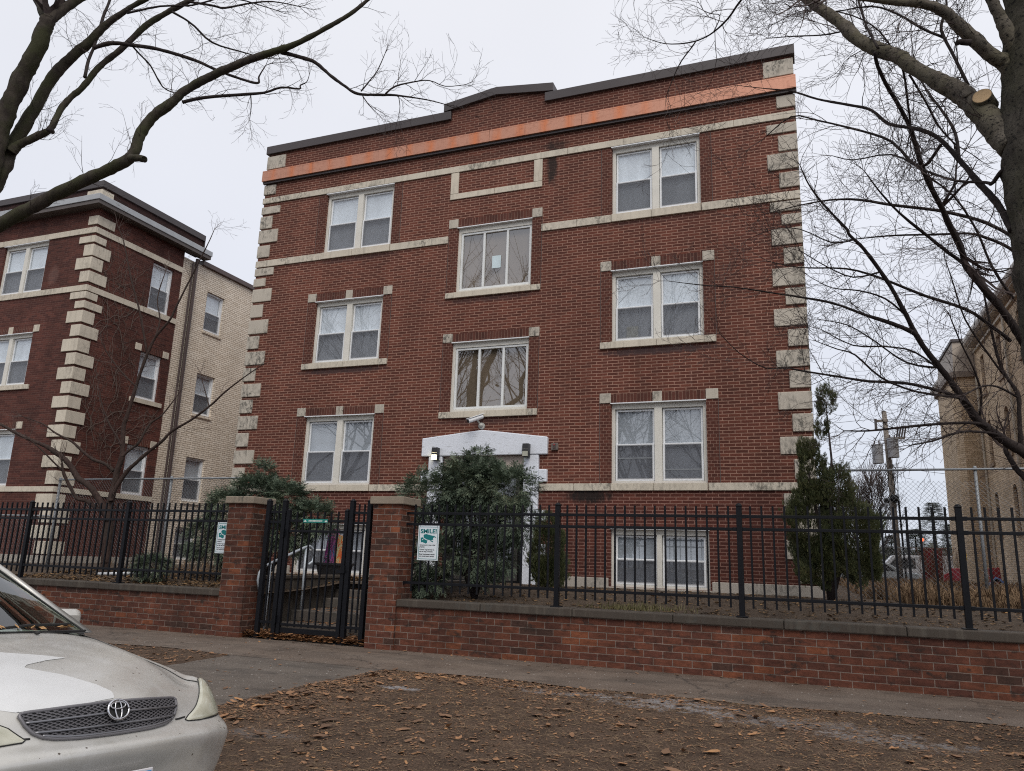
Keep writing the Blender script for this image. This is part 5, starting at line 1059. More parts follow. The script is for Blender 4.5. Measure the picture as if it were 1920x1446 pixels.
# emblem: outer oval and two crossed inner ovals
c0=Vector(spt(0,4.72,.030)); 
up=(Vector(spt(0,4.95,.03))-Vector(spt(0,4.45,.03))).normalized(); sd=(Vector(cp(0,1,0))-Vector(cp(0,0,0))).normalized()
s=MB()
def oval(rx,ry,cy,r,n=36,x0=0): s.tube([c0+sd*(rx*math.cos(2*math.pi*i/n))+up*(cy+ry*math.sin(2*math.pi*i/n)) for i in range(n+1)],r,8)
oval(.053,.042,0,.0058); oval(.0165,.039,0,.0038); oval(.038,.015,.018,.0038)
em=build('emblem',s,chrome,gr,smooth=True)
s=MB(); nrm=up.cross(sd)*-1; nrm=nrm if nrm.x>0 else -nrm; s.face(*[c0-nrm*.006+sd*(.051*math.cos(2*math.pi*i/28))+up*(.044*math.sin(2*math.pi*i/28)) for i in range(28)]); build('emblem_back',s,rub,em)
# headlights
def inlens(): pass
m,nt,b=newmat('yellowed_lens'); p=pos(nt)
c=mixc(nt,ramp(nt,noise_(nt,p,9,5,.6),[(.35,0.),(.65,1.)]),(.50,.49,.40),(.38,.375,.29)); 
L(nt,c,b.inputs['Base Color']); b.inputs['Roughness'].default_value=.18; b.inputs['Coat Weight'].default_value=.8; b.inputs['Coat Roughness'].default_value=.05; b.inputs['Transmission Weight'].default_value=0; LENS=m
HLp=[(.455,4.02),(.47,3.93),(.56,3.88),(.68,3.9),(.79,3.95),(.855,4.02),(.884,4.2),(.883,4.6),(.872,4.9),(.85,5.15),(.81,5.28),(.765,5.2),(.69,4.95),(.58,4.5),(.49,4.2)]
HLq=HLp
for sg in (1,-1):
    HLp=HLq if sg==1 else [(a,b_) for a,b_ in ((.405,4.08),(.42,3.98),(.56,3.90),(.68,3.9),(.79,3.95),(.855,4.02),(.884,4.2),(.883,4.6),(.872,4.9),(.85,5.15),(.81,5.28),(.765,5.25),(.66,5.12),(.55,4.95),(.46,4.55))]
    s=MB(); rows=[]
    vs=[q[1] for q in HLp]; v0,v1=min(vs)+.004,max(vs)-.004
    for i in range(31):
        v=v0+(v1-v0)*i/30; xs=[]
        for (a,b_),(c_,d_) in zip(HLp,HLp[1:]+HLp[:1]):
            if (b_-v)*(d_-v)<=0 and abs(d_-b_)>1e-9: xs.append(a+(c_-a)*(v-b_)/(d_-b_))
        xs=sorted(xs); rows.append([spt(sg*(xs[0]+(xs[-1]-xs[0])*k/14),v,.004+.020*math.sin(math.pi*k/14)**.5*math.sin(math.pi*i/30)**.5) for k in range(15)])
    s.grid(rows); hl=build('headlight',s,LENS,car,smooth=True)
    s=MB(); q=[]
    for a,b_ in zip(HLp,HLp[1:]+HLp[:1]):
        for k in range(5): q.append(spt(sg*(a[0]+(b_[0]-a[0])*k/5),a[1]+(b_[1]-a[1])*k/5,.003))
    q.append(q[0]); s.tube(q,.0032,5); build('lamp_seal',s,rub,hl)
# bumper crease gap + lower intake
s=MB(); s.grid([[spt(.5*k/10,v,.004) for k in range(-10,11)] for v in (.25,.5,.75)]); build('lower_intake',s,rub,car,smooth=True)
# number plate
pl=MB(); cbox(pl,-.097,-.09,-.152,.152,.375,.53); np_=build('number_plate',pl,simple('plate_white',(.62,.60,.62),.4),car,bevel=.006)
m,nt,b=newmat('plate_blue'); p=pos(nt); z=nt.nodes.new('ShaderNodeSeparateXYZ'); L(nt,p,z.inputs[0])
L(nt,ramp(nt,math_(nt,'ADD',math_(nt,'MULTIPLY',z.outputs[2],7.),noise_(nt,p,18,3)),[(.3,(.45,.6,.7)),(.9,(.07,.27,.52))]),b.inputs['Base Color']); b.inputs['Roughness'].default_value=.35
pl=MB(); cbox(pl,-.0985,-.0975,-.142,.142,.385,.52); pb=build('plate_field',pl,m,np_)
for bd,yy,zz,sz in (('M',.108,.485,.034),('M',-.02,.485,.034)):
    c=bpy.data.curves.new('lettering','FONT'); c.body=bd; c.size=sz; c.extrude=.0004; c.offset=.001; o=bpy.data.objects.new('lettering',c); COL.objects.link(o); c.materials.append(INK); o.parent=pb
    o.location=Vector(cp(-.0995,yy,zz))-root_base(pb); o.rotation_euler=(R(90),0,R(90)+CYAW); tomesh(o)
s=MB(); s.ball(cp(-.098,.05,.50),.012,6); build('plate_mark',s,INK,pb)
# glass
s=MB(); P=[]
for i in range(9):
    d=i/8; P.append([cp(1.27+.78*d-.10*(1-(k/8)**2)*(1-d*.3),(.745-.20*d)*k/8,1.01+.375*d+.05*(1-(k/8)**2)*d) for k in range(-8,9)])
s.grid(P); ws=build('windscreen',s,M['carglass'],car,smooth=True)
s=MB(); s.tube([cp(1.262-.10*(1-(k/8)**2),.76*k/8,1.005) for k in range(-8,9)],.010,6)
for sg in (1,-1): s.tube([cp(1.27+.78*d,sg*(.748-.20*d),1.01+.378*d) for d in (0,.5,1)],.006,5)
build('windscreen_seal',s,rub,ws)
s=MB()
for sg in (-1,1):
    for a,b_,c_,d_ in (((1.5,.80,.965),(2.55,.83,.965),(2.55,.60,1.37),(2.12,.60,1.36)),((2.64,.83,.965),(3.9,.81,.965),(3.36,.60,1.35),(2.64,.60,1.37))):
        s.face(*[cp(q[0],sg*q[1],q[2]) for q in (a,b_,c_,d_)])
build('side_glass',s,simple('dark_car_glass',(.02,.025,.025),.08,spec=.8),car)
s=MB(); s.grid([[cp(4.1-.72*d,(.68-.12*d)*k/6,1.01+.37*d) for k in range(-6,7)] for d in (0,.5,1)]); build('rear_glass',s,simple('dark_car_glass_b',(.02,.025,.025),.08,spec=.8),car)
# cabin
cb=simple('grey_cloth_interior',(.30,.32,.29),.9)
s=MB(); cbox(s,1.3,1.75,-.68,.68,.80,.965); cbox(s,1.2,4.0,-.78,.78,.3,.55); build('dashboard',s,cb,car,bevel=.04)
for yy in (-.37,.37):
    s=MB(); cbox(s,2.05,2.55,yy-.24,yy+.24,.5,.66); s.prism([(2.4,.6),(2.55,.6),(2.78,1.16),(2.66,1.18)],lambda u,w_,d:cp(u,yy-.23+.46*d,w_),0,1); s.prism([(2.68,1.17),(2.78,1.17),(2.80,1.34),(2.71,1.34)],lambda u,w_,d:cp(u,yy-.11+.22*d,w_),0,1); build('seat',s,cb,car,bevel=.03)
s=MB(); s.tube([cp(1.93+.03*math.sin(a),-.37+.18*math.cos(a),.93+.17*math.sin(a)) for a in [2*math.pi*i/24 for i in range(25)]],.014,6); s.tube([cp(1.93,-.37,.93),cp(1.75,-.37,.85)],.03,8); build('steering_wheel',s,rub,car)
s=MB(); cbox(s,1.9,1.95,-.12,.12,1.24,1.31); build('rear_view_mirror',s,rub,car,bevel=.01)
# cowl / wiper
s=MB(); s.grid([[cp(1.16,.73*k/8,1.004-.0*abs(k)) if j==0 else cp(1.28-.09*(1-(k/8)**2),.77*k/8,1.0) for k in range(-8,9)] for j in (0,1)]); build('cowl',s,rub,car)
s=MB()
for y0,y1 in ((-.55,.05),(.05,.62)): s.tube([cp(1.17,y0,1.02),cp(1.19,(y0+y1)/2,1.045),cp(1.22,y1,1.05)],.008,5)
s.ball(cp(1.10,.33,1.012),.016,6,.6); build('wiper',s,rub,car)
# mirrors
for sg in (1,-1):
    s=MB(); P=[]
    for i in range(9):
        a=i/8; r_=(math.sin(math.pi*(a*.8+.1)))**.5
        P.append([cp(1.60+.12*a,sg*(.925+(.085)*r_*max(-1,min(1,1.25*math.cos(b_)))),1.03+(.082)*r_*max(-1,min(1,1.25*math.sin(b_)))) for b_ in [2*math.pi*j/24 for j in range(25)]])
    s.grid(P); s.face(*P[0][:-1]); mr=build('door_mirror',s,SIL,car,smooth=True)
    s=MB(); s.face(*[tuple(Vector(q)+Vector((-.002,0,0))) for q in P[-1][:-1]]); build('mirror_glass',s,chrome,mr)
    s=MB(); s.prism([(1.42,.95),(1.62,.95),(1.60,1.06),(1.50,1.03)],lambda u,w_,d:cp(u,sg*(.80+.10*d),w_),0,1); build('mirror_base',s,rub,mr)
# wheels
for sv in WHs:
    for sg in (1,-1):
        c1=cp(sv,sg*.66,WR); c2=cp(sv,sg*.86,WR)
        s=MB(); s.tube([cp(sv,sg*.665,WR),cp(sv,sg*.68,WR),cp(sv,sg*.84,WR),cp(sv,sg*.86,WR)],[WR-.03,WR,WR,WR-.03],36); ty=build('wheel',s,rub,car)
        s=MB(); s.cyl(cp(sv,sg*.855,WR),cp(sv,sg*.866,WR),.20,28); s.cyl(cp(sv,sg*.86,WR),cp(sv,sg*.872,WR),.05,16); build('hubcap',s,simple('hubcap_silver',(.42,.42,.43),.35,.6),ty)
        s=MB(); s.tube([cp(sv,sg*.60,WR+.02),cp(sv,sg*.62,WR+.02)],[.385,.385],24); build('wheel_arch_liner',s,rub,car)
s=MB(); cbox(s,.5,4.6,-.62,.62,.18,.26); build('underbody',s,rub,car)
# leaves caught at the windscreen
s=MB(); r=random.Random(3)
for k in range(16):
    c_=Vector(cp(1.18+r.uniform(-.05,.03),r.uniform(.12,.62),1.03+r.uniform(0,.015))); a=r.uniform(0,6.3)
    d1=Vector((math.cos(a),math.sin(a),r.uniform(-.3,.5)))*r.uniform(.02,.04); d2=Vector((-math.sin(a),math.cos(a),r.uniform(-.4,.6)))*r.uniform(.008,.016)
    s.face(c_-d1,c_+d2,c_+d1,c_-d2)
tag(build('windscreen_leaves',s,simple('dry_leaf',(.42,.24,.10),.8,var=.4,vs=40),None,base=cp(1.18,.4,1.03)),'few dry curled leaves caught along the wiper at the base of the windscreen','leaves',kind='stuff')
# ------------------------------------------------------------------ TREES
def bark(name,c1,c2,c3,sc=1.,lich=None):
    m,nt,b=newmat(name); p=pos(nt)
    n=noise_(nt,scalev(nt,p,(1,1,.45)),9*sc,7,.7,.6)
    c=mixc(nt,ramp(nt,n,[(.35,0.),(.62,1.)]),c1,c2)
    c=mixc(nt,ramp(nt,noise_(nt,p,2.2,4,.6),[(.42,0.),(.62,.8)]),c,c3)
    if lich:
        c=mixc(nt,ramp(nt,noise_(nt,scalev(nt,p,(1,1,1.6)),26*sc,5,.75,.3),[(.55,0.),(.59,1.)]),c,lich)
    L(nt,c,b.inputs['Base Color']); b.inputs['Roughness'].default_value=.9; b.inputs['Specular IOR Level'].default_value=.2
    bump(nt,b,n,.9,.02); return m
M['mossbark']=bark('mossy_bark',(.028,.022,.020),(.060,.050,.040),(.042,.045,.020))
M['greybark']=bark('grey_bark',(.075,.066,.056),(.15,.13,.105),(.11,.10,.065),1.,(.018,.016,.014))
M['trunkbark']=bark('dark_trunk_bark',(.030,.026,.022),(.075,.066,.054),(.055,.052,.034),1.,(.012,.011,.010))
M['darkbark']=bark('dark_wet_bark',(.016,.012,.012),(.045,.035,.032),(.028,.022,.022),1.6)
M['brownbark']=bark('red_brown_bark',(.026,.017,.015),(.062,.040,.034),(.040,.030,.025),1.6)
M['twig']=simple('fine_twigs',(.045,.030,.027),.85,var=.3,vs=2)
M['twigbrown']=simple('brown_twigs',(.075,.052,.045),.85,var=.3,vs=2)
M['cutwood']=simple('fresh_cut_wood',(.42,.29,.16),.8,var=.12,vs=20)
def smooth_path(pts,rad,sub=3,jit=0.,r=None):
    P=[];Q=[]
    n=len(pts)
    for i in range(n-1):
        g=lambda k: pts[min(max(k,0),n-1)]
        for s_ in range(sub):
            t=s_/sub; p_=catmull(g(i-1),g(i),g(i+1),g(i+2),t)
            if jit and (i or s_): p_=p_+Vector((r.gauss(0,jit),r.gauss(0,jit),r.gauss(0,jit)))*rad[i]
            P.append(p_);Q.append(rad[i]+(rad[i+1]-rad[i])*t)
    P.append(pts[-1]);Q.append(rad[-1]); return P,Q
def shoot(mb,p,d,ln,r0,r,lev,up=.12,minr=.0016,child=3.2,rside=3):
    """a crooked twig with alternate side shoots"""
    n=max(3,int(ln/.10)); seg=ln/n; pts=[p]; rad=[r0]; d=d.normalized(); pos_=p
    for i in range(n):
        d=(d+Vector((r.gauss(0,.19),r.gauss(0,.19),r.gauss(0,.19)+up*.4))).normalized()
        pos_=pos_+d*seg; pts.append(pos_); rad.append(max(minr,r0*(1-.75*(i+1)/n)))
        if lev>0 and i>=0 and r.random()<child*seg*(1.0 if i<n-1 else .4)*2.2:
            ax=d.orthogonal(); ax.rotate(Matrix.Rotation(r.uniform(0,6.283),3,d)); 
            nd=d.copy(); nd.rotate(Matrix.Rotation(r.uniform(.45,.95),3,ax))
            shoot(mb,pos_,nd,ln*r.uniform(.28,.55)*(1-.45*i/n)+.05,max(minr,rad[-1]*.7),r,lev-1,up,minr,child,3)
    mb.tube(pts,rad,rside,False)
def limb_twigs(mb,pts,rad,r,dens,ln,lev=2,up=.12,rmax=.09,minr=.0016,child=3.2,skip=0.):
    L_=0
    tot=sum((b_-a).length for a,b_ in zip(pts,pts[1:]))
    for a,b_,ra,rb in zip(pts,pts[1:],rad,rad[1:]):
        sl=(b_-a).length; L_+=sl
        if ra>rmax or L_/tot<skip: continue
        k=dens*sl; cnt=int(k)+(1 if r.random()<k-int(k) else 0)
        for _ in range(cnt):
            t=r.random(); p_=a.lerp(b_,t); d=(b_-a).normalized(); ax=d.orthogonal(); ax.rotate(Matrix.Rotation(r.uniform(0,6.283),3,d))
            nd=d.copy(); nd.rotate(Matrix.Rotation(r.uniform(.5,1.15),3,ax))
            shoot(mb,p_,nd,ln*r.uniform(.45,1.25),min(ra*.5,max(minr*1.5,.006)),r,lev,up,minr,child)
    # tip
    d=(pts[-1]-pts[-2]).normalized()
    for _ in range(3):
        nd=(d+Vector((r.gauss(0,.35),r.gauss(0,.35),r.gauss(0,.35)))).normalized()
        shoot(mb,pts[-1],nd,ln*r.uniform(.5,.9),max(minr,rad[-1]*.8),r,lev,up,minr,child)
def limb_mesh(mb,data,r,n=10,sub=3,jit=.05):
    if data[0][3]>.03: sub=9; n=16
    pts=[Vector(q[:3]) for q in data]; rad=[q[3] for q in data]
    P,Q=smooth_path(pts,rad,sub,jit*3/sub if sub>3 else jit,r); Q=[q*(1+r.uniform(-.02,.03)) for q in Q]
    mb.tube(P,Q,n,rough=.17 if data[0][3]>.03 else .08); return P,Q
def traced_tree(name,label,base,trunk,limbs,matT,matL,seed,dens,ln,lev,group,rmax=.09,up=.12,minr=.0016,child=3.2,twigmat='twig',thin=.012):
    r=random.Random(seed); t=thing(name,base,label,'tree',group)
    s=MB()
    pts=[Vector(q[:3]) for q in trunk]; rad=[q[3] for q in trunk]; P,Q=smooth_path(pts,rad,14,.004,r); s.tube(P,Q,40,rough=.10); build('trunk',s,matT,t,smooth=True)
    tw=MB()
    for i,d in enumerate(limbs):
        s=MB(); P,Q=limb_mesh(s,d,r,10 if d[0][3]>.03 else 6)
        build('limb' if d[0][3]>.02 else 'branch',s,matT if d[0][3]>.045 else matL,t,smooth=True)
        if not(len(d)<=3 and d[0][3]>.025): limb_twigs(tw,P,Q,r,dens*(1.25 if d[0][3]<.03 else .7),ln,lev,up,rmax,minr,child)
        elif len(d)==3: pass
    build('crown',tw,M[twigmat],t,recalc=False); return t
D_=TREE_DATA
lt=D_['left_trunk'][0]
x0,y0,z0,_=lt[0]
trunk=[(x0+.12,y0,-.05,.42),(x0+.05,y0,.5,.33),(x0,y0,1.6,.30)]+[tuple(q) for q in lt]
traced_tree('street_tree','bare mossy street tree whose heavy limbs reach in from the left',(x0+.1,y0,0),trunk,[l for l in D_['left'] if len(l)!=3 or True],M['mossbark'],M['darkbark'],11,3.8,.62,3,'bare street trees by the kerb',rmax=.10,child=3.4,minr=.0016)
rt=D_['right_trunk'][0]
x0,y0,z0,_=rt[0]
rt=rt[:-1]+[rt[-1]]; e_=rt[-1]
trunk=[(x0-.02,y0,-.05,.46)]+[tuple(q) for q in rt]+[(e_[0]+.05,e_[1]+.05,e_[2]+1.2,.20),(e_[0]+.2,e_[1]+.15,e_[2]+2.6,.13),(e_[0]+.25,e_[1]+.1,e_[2]+4.2,.06),(e_[0]+.3,e_[1]+.1,e_[2]+5.2,.02)]
for k_,(dx,dy) in enumerate(((1.6,.6),(-1.2,1.0),(1.0,-1.3),(-.9,-1.),(.6,1.5))):
    z_=e_[2]+.3+.55*k_; D_['right'].append([(e_[0]+.05,e_[1]+.05,z_,.10),(e_[0]+dx*.4,e_[1]+dy*.4,z_+.7,.08),(e_[0]+dx,e_[1]+dy,z_+1.7,.055),(e_[0]+dx*1.5,e_[1]+dy*1.5,z_+2.8,.03),(e_[0]+dx*1.9,e_[1]+dy*1.8,z_+3.6,.012)])
T2=traced_tree('street_tree','bare grey-barked street tree with thick trunk at the right edge and a sawn stub',(x0,y0,0),trunk,D_['right'],M['greybark'],M['darkbark'],23,3.8,1.05,3,'bare street trees by the kerb',rmax=.12,child=2.9,minr=.0018)
for o_ in T2.children:
    if o_.name.startswith('trunk'): o_.data.materials[0]=M['trunkbark']
st0=Vector(D_['right'][0][2][:3]); d=Vector((-.30,-.80,.22)).normalized(); c_=st0+Vector((.03,0,.07))+d*.135
s=MB(); s.tube([c_-d*.16,c_-d*.06,c_],[.105,.088,.082],20); build('stub',s,M['greybark'],T2,smooth=False)
s=MB(); ax=d.orthogonal().normalized(); ay=d.cross(ax); s.tube([c_+d*.001,c_+d*.006],[.078,.076],24); build('sawn_face',s,M['cutwood'],T2)
base=(3.55,11.9,.75)
trunk=[(3.55,11.9,.7,.20),(3.45,11.85,1.5,.16),(3.2,11.8,2.2,.14),tuple(D_['yard_right'][0][0])]
tt=traced_tree('yard_tree','small dark many-branched bare tree leaning in from the right behind the black fence',base,trunk,D_['yard_right'],M['darkbark'],M['darkbark'],31,4.6,.9,3,None,rmax=.10,up=.05,child=2.9,minr=.0019)
s=MB(); s.tube([(3.4,11.85,1.6),(3.5,11.75,3.0),(3.45,11.65,4.2),(3.35,11.6,5.2),(3.2,11.6,6.4)],[.15,.13,.11,.10,.07],12); build('limb',s,M['darkbark'],tt,smooth=True)
yl=D_['yard_left']
trunk=[(yl[0][0][0],13,.85,.13)]+[tuple(q) for q in yl[0][:3]]
traced_tree('yard_tree','bare crooked multi-stemmed small tree behind the left fence, in front of the maroon building',(yl[0][0][0],13,.85),trunk,yl,M['brownbark'],M['brownbark'],41,2.3,.62,2,None,rmax=.06,up=.1,child=2.6,twigmat='twigbrown',minr=.0019)
# free grown trees (background and across the street, seen in the panes)
def grown(name,label,base,h,seed,spread=.5,mat='darkbark',twig='twig',group=None,stems=1,minr=.004,lev=4):
    r=random.Random(seed); t=thing(name,base,label,'tree',group); s=MB(); tw=MB(); B=Vector(base)
    def br(p,d,ln,rad,l):
        n=5; pts=[p]; rr=[rad]; q=p
        for i in range(n):
            d=(d+Vector((r.gauss(0,.1),r.gauss(0,.1),.05))).normalized(); q=q+d*ln/n; pts.append(q); rr.append(rad*(1-.4*(i+1)/n))
        (s if l>1 else tw).tube(pts,rr,8 if l>2 else 4,False)
        if l<=0: return
        for k in range(r.choice((3,4)) if l>1 else 5):
            i=r.randint(2,n); ax=d.orthogonal(); ax.rotate(Matrix.Rotation(r.uniform(0,6.283),3,d)); nd=d.copy(); nd.rotate(Matrix.Rotation(r.uniform(.25,.25+spread),3,ax))
            br(pts[i],nd,ln*r.uniform(.55,.8),max(minr,rr[i]*.6),l-1)
        br(pts[-1],d,ln*.7,max(minr,rr[-1]*.85),l-1)
    for k in range(stems):
        dd=Vector((r.gauss(0,.12)*(stems>1),r.gauss(0,.12)*(stems>1),1)).normalized()
        br(B,dd,h*.34,h*(.019 if stems>1 else .0125)/(stems**.4),lev)
    build('trunk',s,M[mat],t,smooth=True); build('crown',tw,M[twig],t,recalc=False); return t
grown('background_tree','pale many-stemmed bare tree far behind the chain-link fence, left of the utility pole',(3.0,49,.9),7.6,5,.35,'brownbark','twigbrown',None,5,.012,4)
for x,y,h,sd in ((-31,-10,23,71),(-24.5,-11,27,72),(-19.4,-10.5,26,73),(-15.,-15,27,74),(-8.5,-10.,22,75),(-2,-10,20,76)):
    grown('street_tree','bare street tree across the road, a dark reflection in the windows',(x,y,0),h,sd,.55,'darkbark','twig','trees across the road reflected in the panes',1,.01,4)
# ------------------------------------------------------------------ EVERGREENS
def leafmat(name,cols,rough=.6):
    m,nt,b=newmat(name); g=nt.nodes.new('ShaderNodeNewGeometry')
    n=noise_(nt,g.outputs['Position'],1.9,4,.6)
    k=math_(nt,'ADD',math_(nt,'MULTIPLY',g.outputs['Random Per Island'],.62),math_(nt,'MULTIPLY',math_(nt,'SUBTRACT',n,.31),1.0))
    L(nt,ramp(nt,k,[(i/(len(cols)-1),c) for i,c in enumerate(cols)]),b.inputs['Base Color']); b.inputs['Roughness'].default_value=rough; b.inputs['Specular IOR Level'].default_value=.3
    return m
M['juniper']=leafmat('juniper_green',[(.030,.045,.033),(.062,.090,.064),(.108,.145,.100),(.165,.20,.135),(.22,.20,.12)])
M['arb']=leafmat('arborvitae_green',[(.016,.022,.010),(.034,.044,.018),(.056,.066,.026),(.085,.088,.036),(.12,.095,.045)])
def spray(s,p,d,nrm,L_,w,n,r,flat=.0):
    """a flat frond: spine with paired narrow scale blades"""
    d=d.normalized(); nrm=(nrm-d*nrm.dot(d)); nrm=nrm.normalized() if nrm.length>1e-4 else d.orthogonal().normalized()
    sd=d.cross(nrm); q=p; dr=Vector((0,0,-.05))
    for k in range(n):
        t=k/(n-1) if n>1 else 0
        q=p+d*L_*t+dr*L_*t*t*4
        bl=w*(1-.55*t)*r.uniform(.8,1.15)
        for sg in (1,-1):
            e=q+(sd*sg*.62+d*.8).normalized()*bl+nrm*r.uniform(-.2,.2)*bl+dr*bl
            m_=q.lerp(e,.45); wv=(sd*sg*.5-d*.55).normalized()*bl*.17
            s.face(q,m_+wv,e,m_-wv)
    e=p+d*L_*1.15+dr*L_*5; m_=p.lerp(e,.55); s.face(p,m_+sd*w*.12,e,m_-sd*w*.12)
def bush(name,label,base,blobs,mat,count,seed,L_=.16,w=.07,n=5,droop=0.,stems=(),cat='shrub',group=None,vertical=False,smat='darkbark'):
    r=random.Random(seed); t=thing(name,base,label,cat,group); s=MB(); tot=sum(b_[3]*b_[4]*b_[5] for b_ in blobs)
    tips=MB()
    for (cx,cy,cz,rx,ry,rz) in blobs:
        c=Vector((cx,cy,cz)); k=int(count*(rx*ry*rz/tot)**.85/ sum((b_[3]*b_[4]*b_[5]/tot)**.85 for b_ in blobs))
        for _ in range(k):
            v=Vector((r.gauss(0,1),r.gauss(0,1),r.gauss(0,1))).normalized()
            lump=.86+.30*noise.noise(Vector((v.x*1.7+cx,v.y*1.7,v.z*1.7+cz)))+.16*noise.noise(v*4+c)
            rr=r.random()**.22*lump
            if r.random()<.10: rr*=r.uniform(1.05,1.22)
            p_=c+Vector((v.x*rx,v.y*ry,v.z*rz))*rr
            if noise.noise(p_*3.1)<(-.27 if vertical else -.34): continue
            if vertical: d=Vector((v.x*.45,v.y*.45,1)).normalized(); nn=Vector((v.y,-v.x,0))+Vector((r.gauss(0,.4),r.gauss(0,.4),0))
            else:
                d=(v+Vector((r.gauss(0,.45),r.gauss(0,.45),r.gauss(0,.35)-droop+.25*(v.z>0)))).normalized(); nn=Vector((r.gauss(0,.4),r.gauss(0,.4),1))
            if vertical: spray(s,p_,d,nn,L_*r.uniform(.6,1.3),w*r.uniform(.7,1.2),n,r)
            else:      # branchlet: alternate fine fronds in one drooping plane
                d=d.normalized(); nn=(nn-d*nn.dot(d)).normalized(); sd=d.cross(nn); bl=L_*r.uniform(.8,1.6)
                for q in range(6):
                    t_=q/5; o=p_+d*bl*t_+Vector((0,0,-.03))*t_*t_; sg=1 if q%2 else -1
                    dd=(d*.75+sd*sg*(.75 if q<5 else 0)+nn*r.gauss(0,.12)+Vector((0,0,-.12))).normalized()
                    spray(s,o,dd,nn,L_*.62*(1-.35*t_)*r.uniform(.8,1.2),w*(1-.3*t_),n,r)
    build('foliage',s,mat,t,recalc=False)
    if stems:
        q=MB()
        for pts,rad in stems: q.tube(pts,rad,7)
        build('stem',q,M[smat],t,smooth=True)
    return t
def fanstems(x,y,z,tips,r0=.03):
    return [([(x,y,z),((x*.6+a*.4),(y*.6+b_*.4),z+(c_-z)*.5),(a,b_,c_)],[r0,r0*.7,r0*.3]) for a,b_,c_ in tips]
bush('juniper_shrub','large loose green juniper before the white entrance, right of the right pillar',(-5.45,12.1,.75),
 [(-5.75,12.2,2.58,.55,.5,.46),(-6.3,12.0,2.42,.48,.42,.48),(-4.82,12.2,2.58,.58,.45,.46),(-5.45,12.2,2.80,.62,.4,.34),(-5.15,12.15,1.45,.55,.42,.45),(-6.0,11.9,1.40,.46,.38,.40),(-5.36,12.2,3.12,.30,.22,.18),(-5.95,11.7,.98,.34,.3,.2),(-4.6,12.1,2.05,.40,.4,.4),(-5.4,12.2,2.05,.6,.4,.35)],
 M['juniper'],5400,51,.12,.036,6,.05,fanstems(-5.3,12.15,.75,[(-5.4,12.2,2.6),(-6.1,12,2.2),(-4.8,12.2,2.3),(-5.2,12.1,1.7),(-5.8,12,1.8),(-5.0,12.2,2.9),(-5.6,12.2,3.0)],.05))
bush('juniper_shrub','spreading grey-green juniper behind the left gate pillar and sign, below the lowest left window',(-10.9,13.4,.85),
 [(-10.9,13.3,2.55,.60,.5,.52),(-11.5,13.1,2.15,.55,.45,.55),(-10.2,13.3,2.5,.55,.4,.38),(-9.45,13.4,2.15,.50,.4,.34),(-11.1,13.0,1.5,.55,.4,.5),(-10.1,13.4,1.8,.6,.4,.45),(-10.85,13.3,3.05,.3,.3,.22),(-12.1,13.0,1.6,.35,.3,.4)],
 M['juniper'],6000,52,.125,.036,6,.1,fanstems(-10.6,13.4,.85,[(-10.9,13.3,2.5),(-11.4,13.1,2.1),(-10.2,13.3,2.4),(-9.5,13.4,2.1),(-11,13,1.7)],.05))
bush('juniper_shrub','low small juniper sprig behind the left fence beside the sign',(-12.3,12.2,.8),[(-12.35,12.1,1.05,.42,.35,.2)],M['juniper'],500,58,.11,.034,5,.1,fanstems(-12.3,12.2,.78,[(-12.4,12.1,1.1),(-12.1,12.2,1.05)],.015))
bush('arborvitae','small rounded yellow-green arborvitae right of the entrance juniper, against the brick wall',(-4.85,14.6,.85),
 [(-4.85,14.6,1.55,.44,.42,.72),(-4.9,14.6,2.1,.26,.26,.3),(-4.8,14.6,1.15,.40,.38,.38)],M['arb'],8000,53,.075,.036,4,0,fanstems(-4.85,14.6,.85,[(-4.9,14.6,2.0),(-4.7,14.6,1.8)],.03),vertical=True)
bush('arborvitae','tall ragged arborvitae at the right building corner with a tuft on a bare leader',(.25,14.5,.85),
 [(.0,14.6,2.1,.46,.42,.90),(.66,14.5,1.95,.50,.42,.75),(.08,14.6,3.05,.26,.26,.62),(.48,14.5,2.75,.26,.26,.5),(.10,14.5,1.45,.42,.38,.42),(.75,14.5,1.5,.38,.34,.4),(.37,14.5,4.28,.19,.18,.40),(.27,14.5,3.85,.13,.12,.24),(-.02,14.6,3.5,.17,.17,.28)],
 M['arb'],26000,54,.078,.038,4,0,fanstems(.25,14.5,.85,[(.0,14.6,3.2),(.5,14.5,2.8),(.7,14.5,2.0)],.05)+[([(.25,14.5,.85),(.33,14.5,2.4),(.40,14.5,3.3),(.36,14.5,4.3)],[.05,.04,.02,.008])],vertical=True,cat='tree')
# ivy stems clinging to the side wall of the maroon building
t=thing('bare_vine',(nx+.02,16.8,.9),'leafless tangled vine clinging to the dark brick side of the maroon building','vine')
r=random.Random(61); s=MB()
def vine(y,z,a,ln,rad,l):
    pts=[];rr=[]; n=max(3,int(ln/.09))
    for i in range(n):
        pts.append((nx+.012+rad,y,z)); rr.append(max(.002,rad*(1-.6*i/n))); a+=r.gauss(0,.28); a+=(math.pi/2-a)*.04
        y+=.09*math.cos(a); z+=.09*math.sin(a)
        if not(F+.06<y<19.4) or z<1 or z>12.0: break
        if SW[0]-.1<y<SW[1]+.1 and any(a0-.05<z<b0 for a0,b0 in ((9.2,10.9),(6,7.8),(3,4.7))): break
        if l>0 and r.random()<.13: vine(y,z,a+r.choice((-1,1))*r.uniform(.4,1.2),ln*r.uniform(.3,.6),rad*.65,l-1)
    if len(pts)>1: s.tube(pts,rr,3,False)
for k in range(30): vine(r.uniform(16.3,18.4),r.uniform(1.,8.5),r.uniform(.9,2.2),r.uniform(2,4.5),.008,3)
for k in range(14): vine(r.uniform(16.3,20.2),r.uniform(9,10.),r.uniform(1.0,2.1),r.uniform(1,2.2),.006,2)
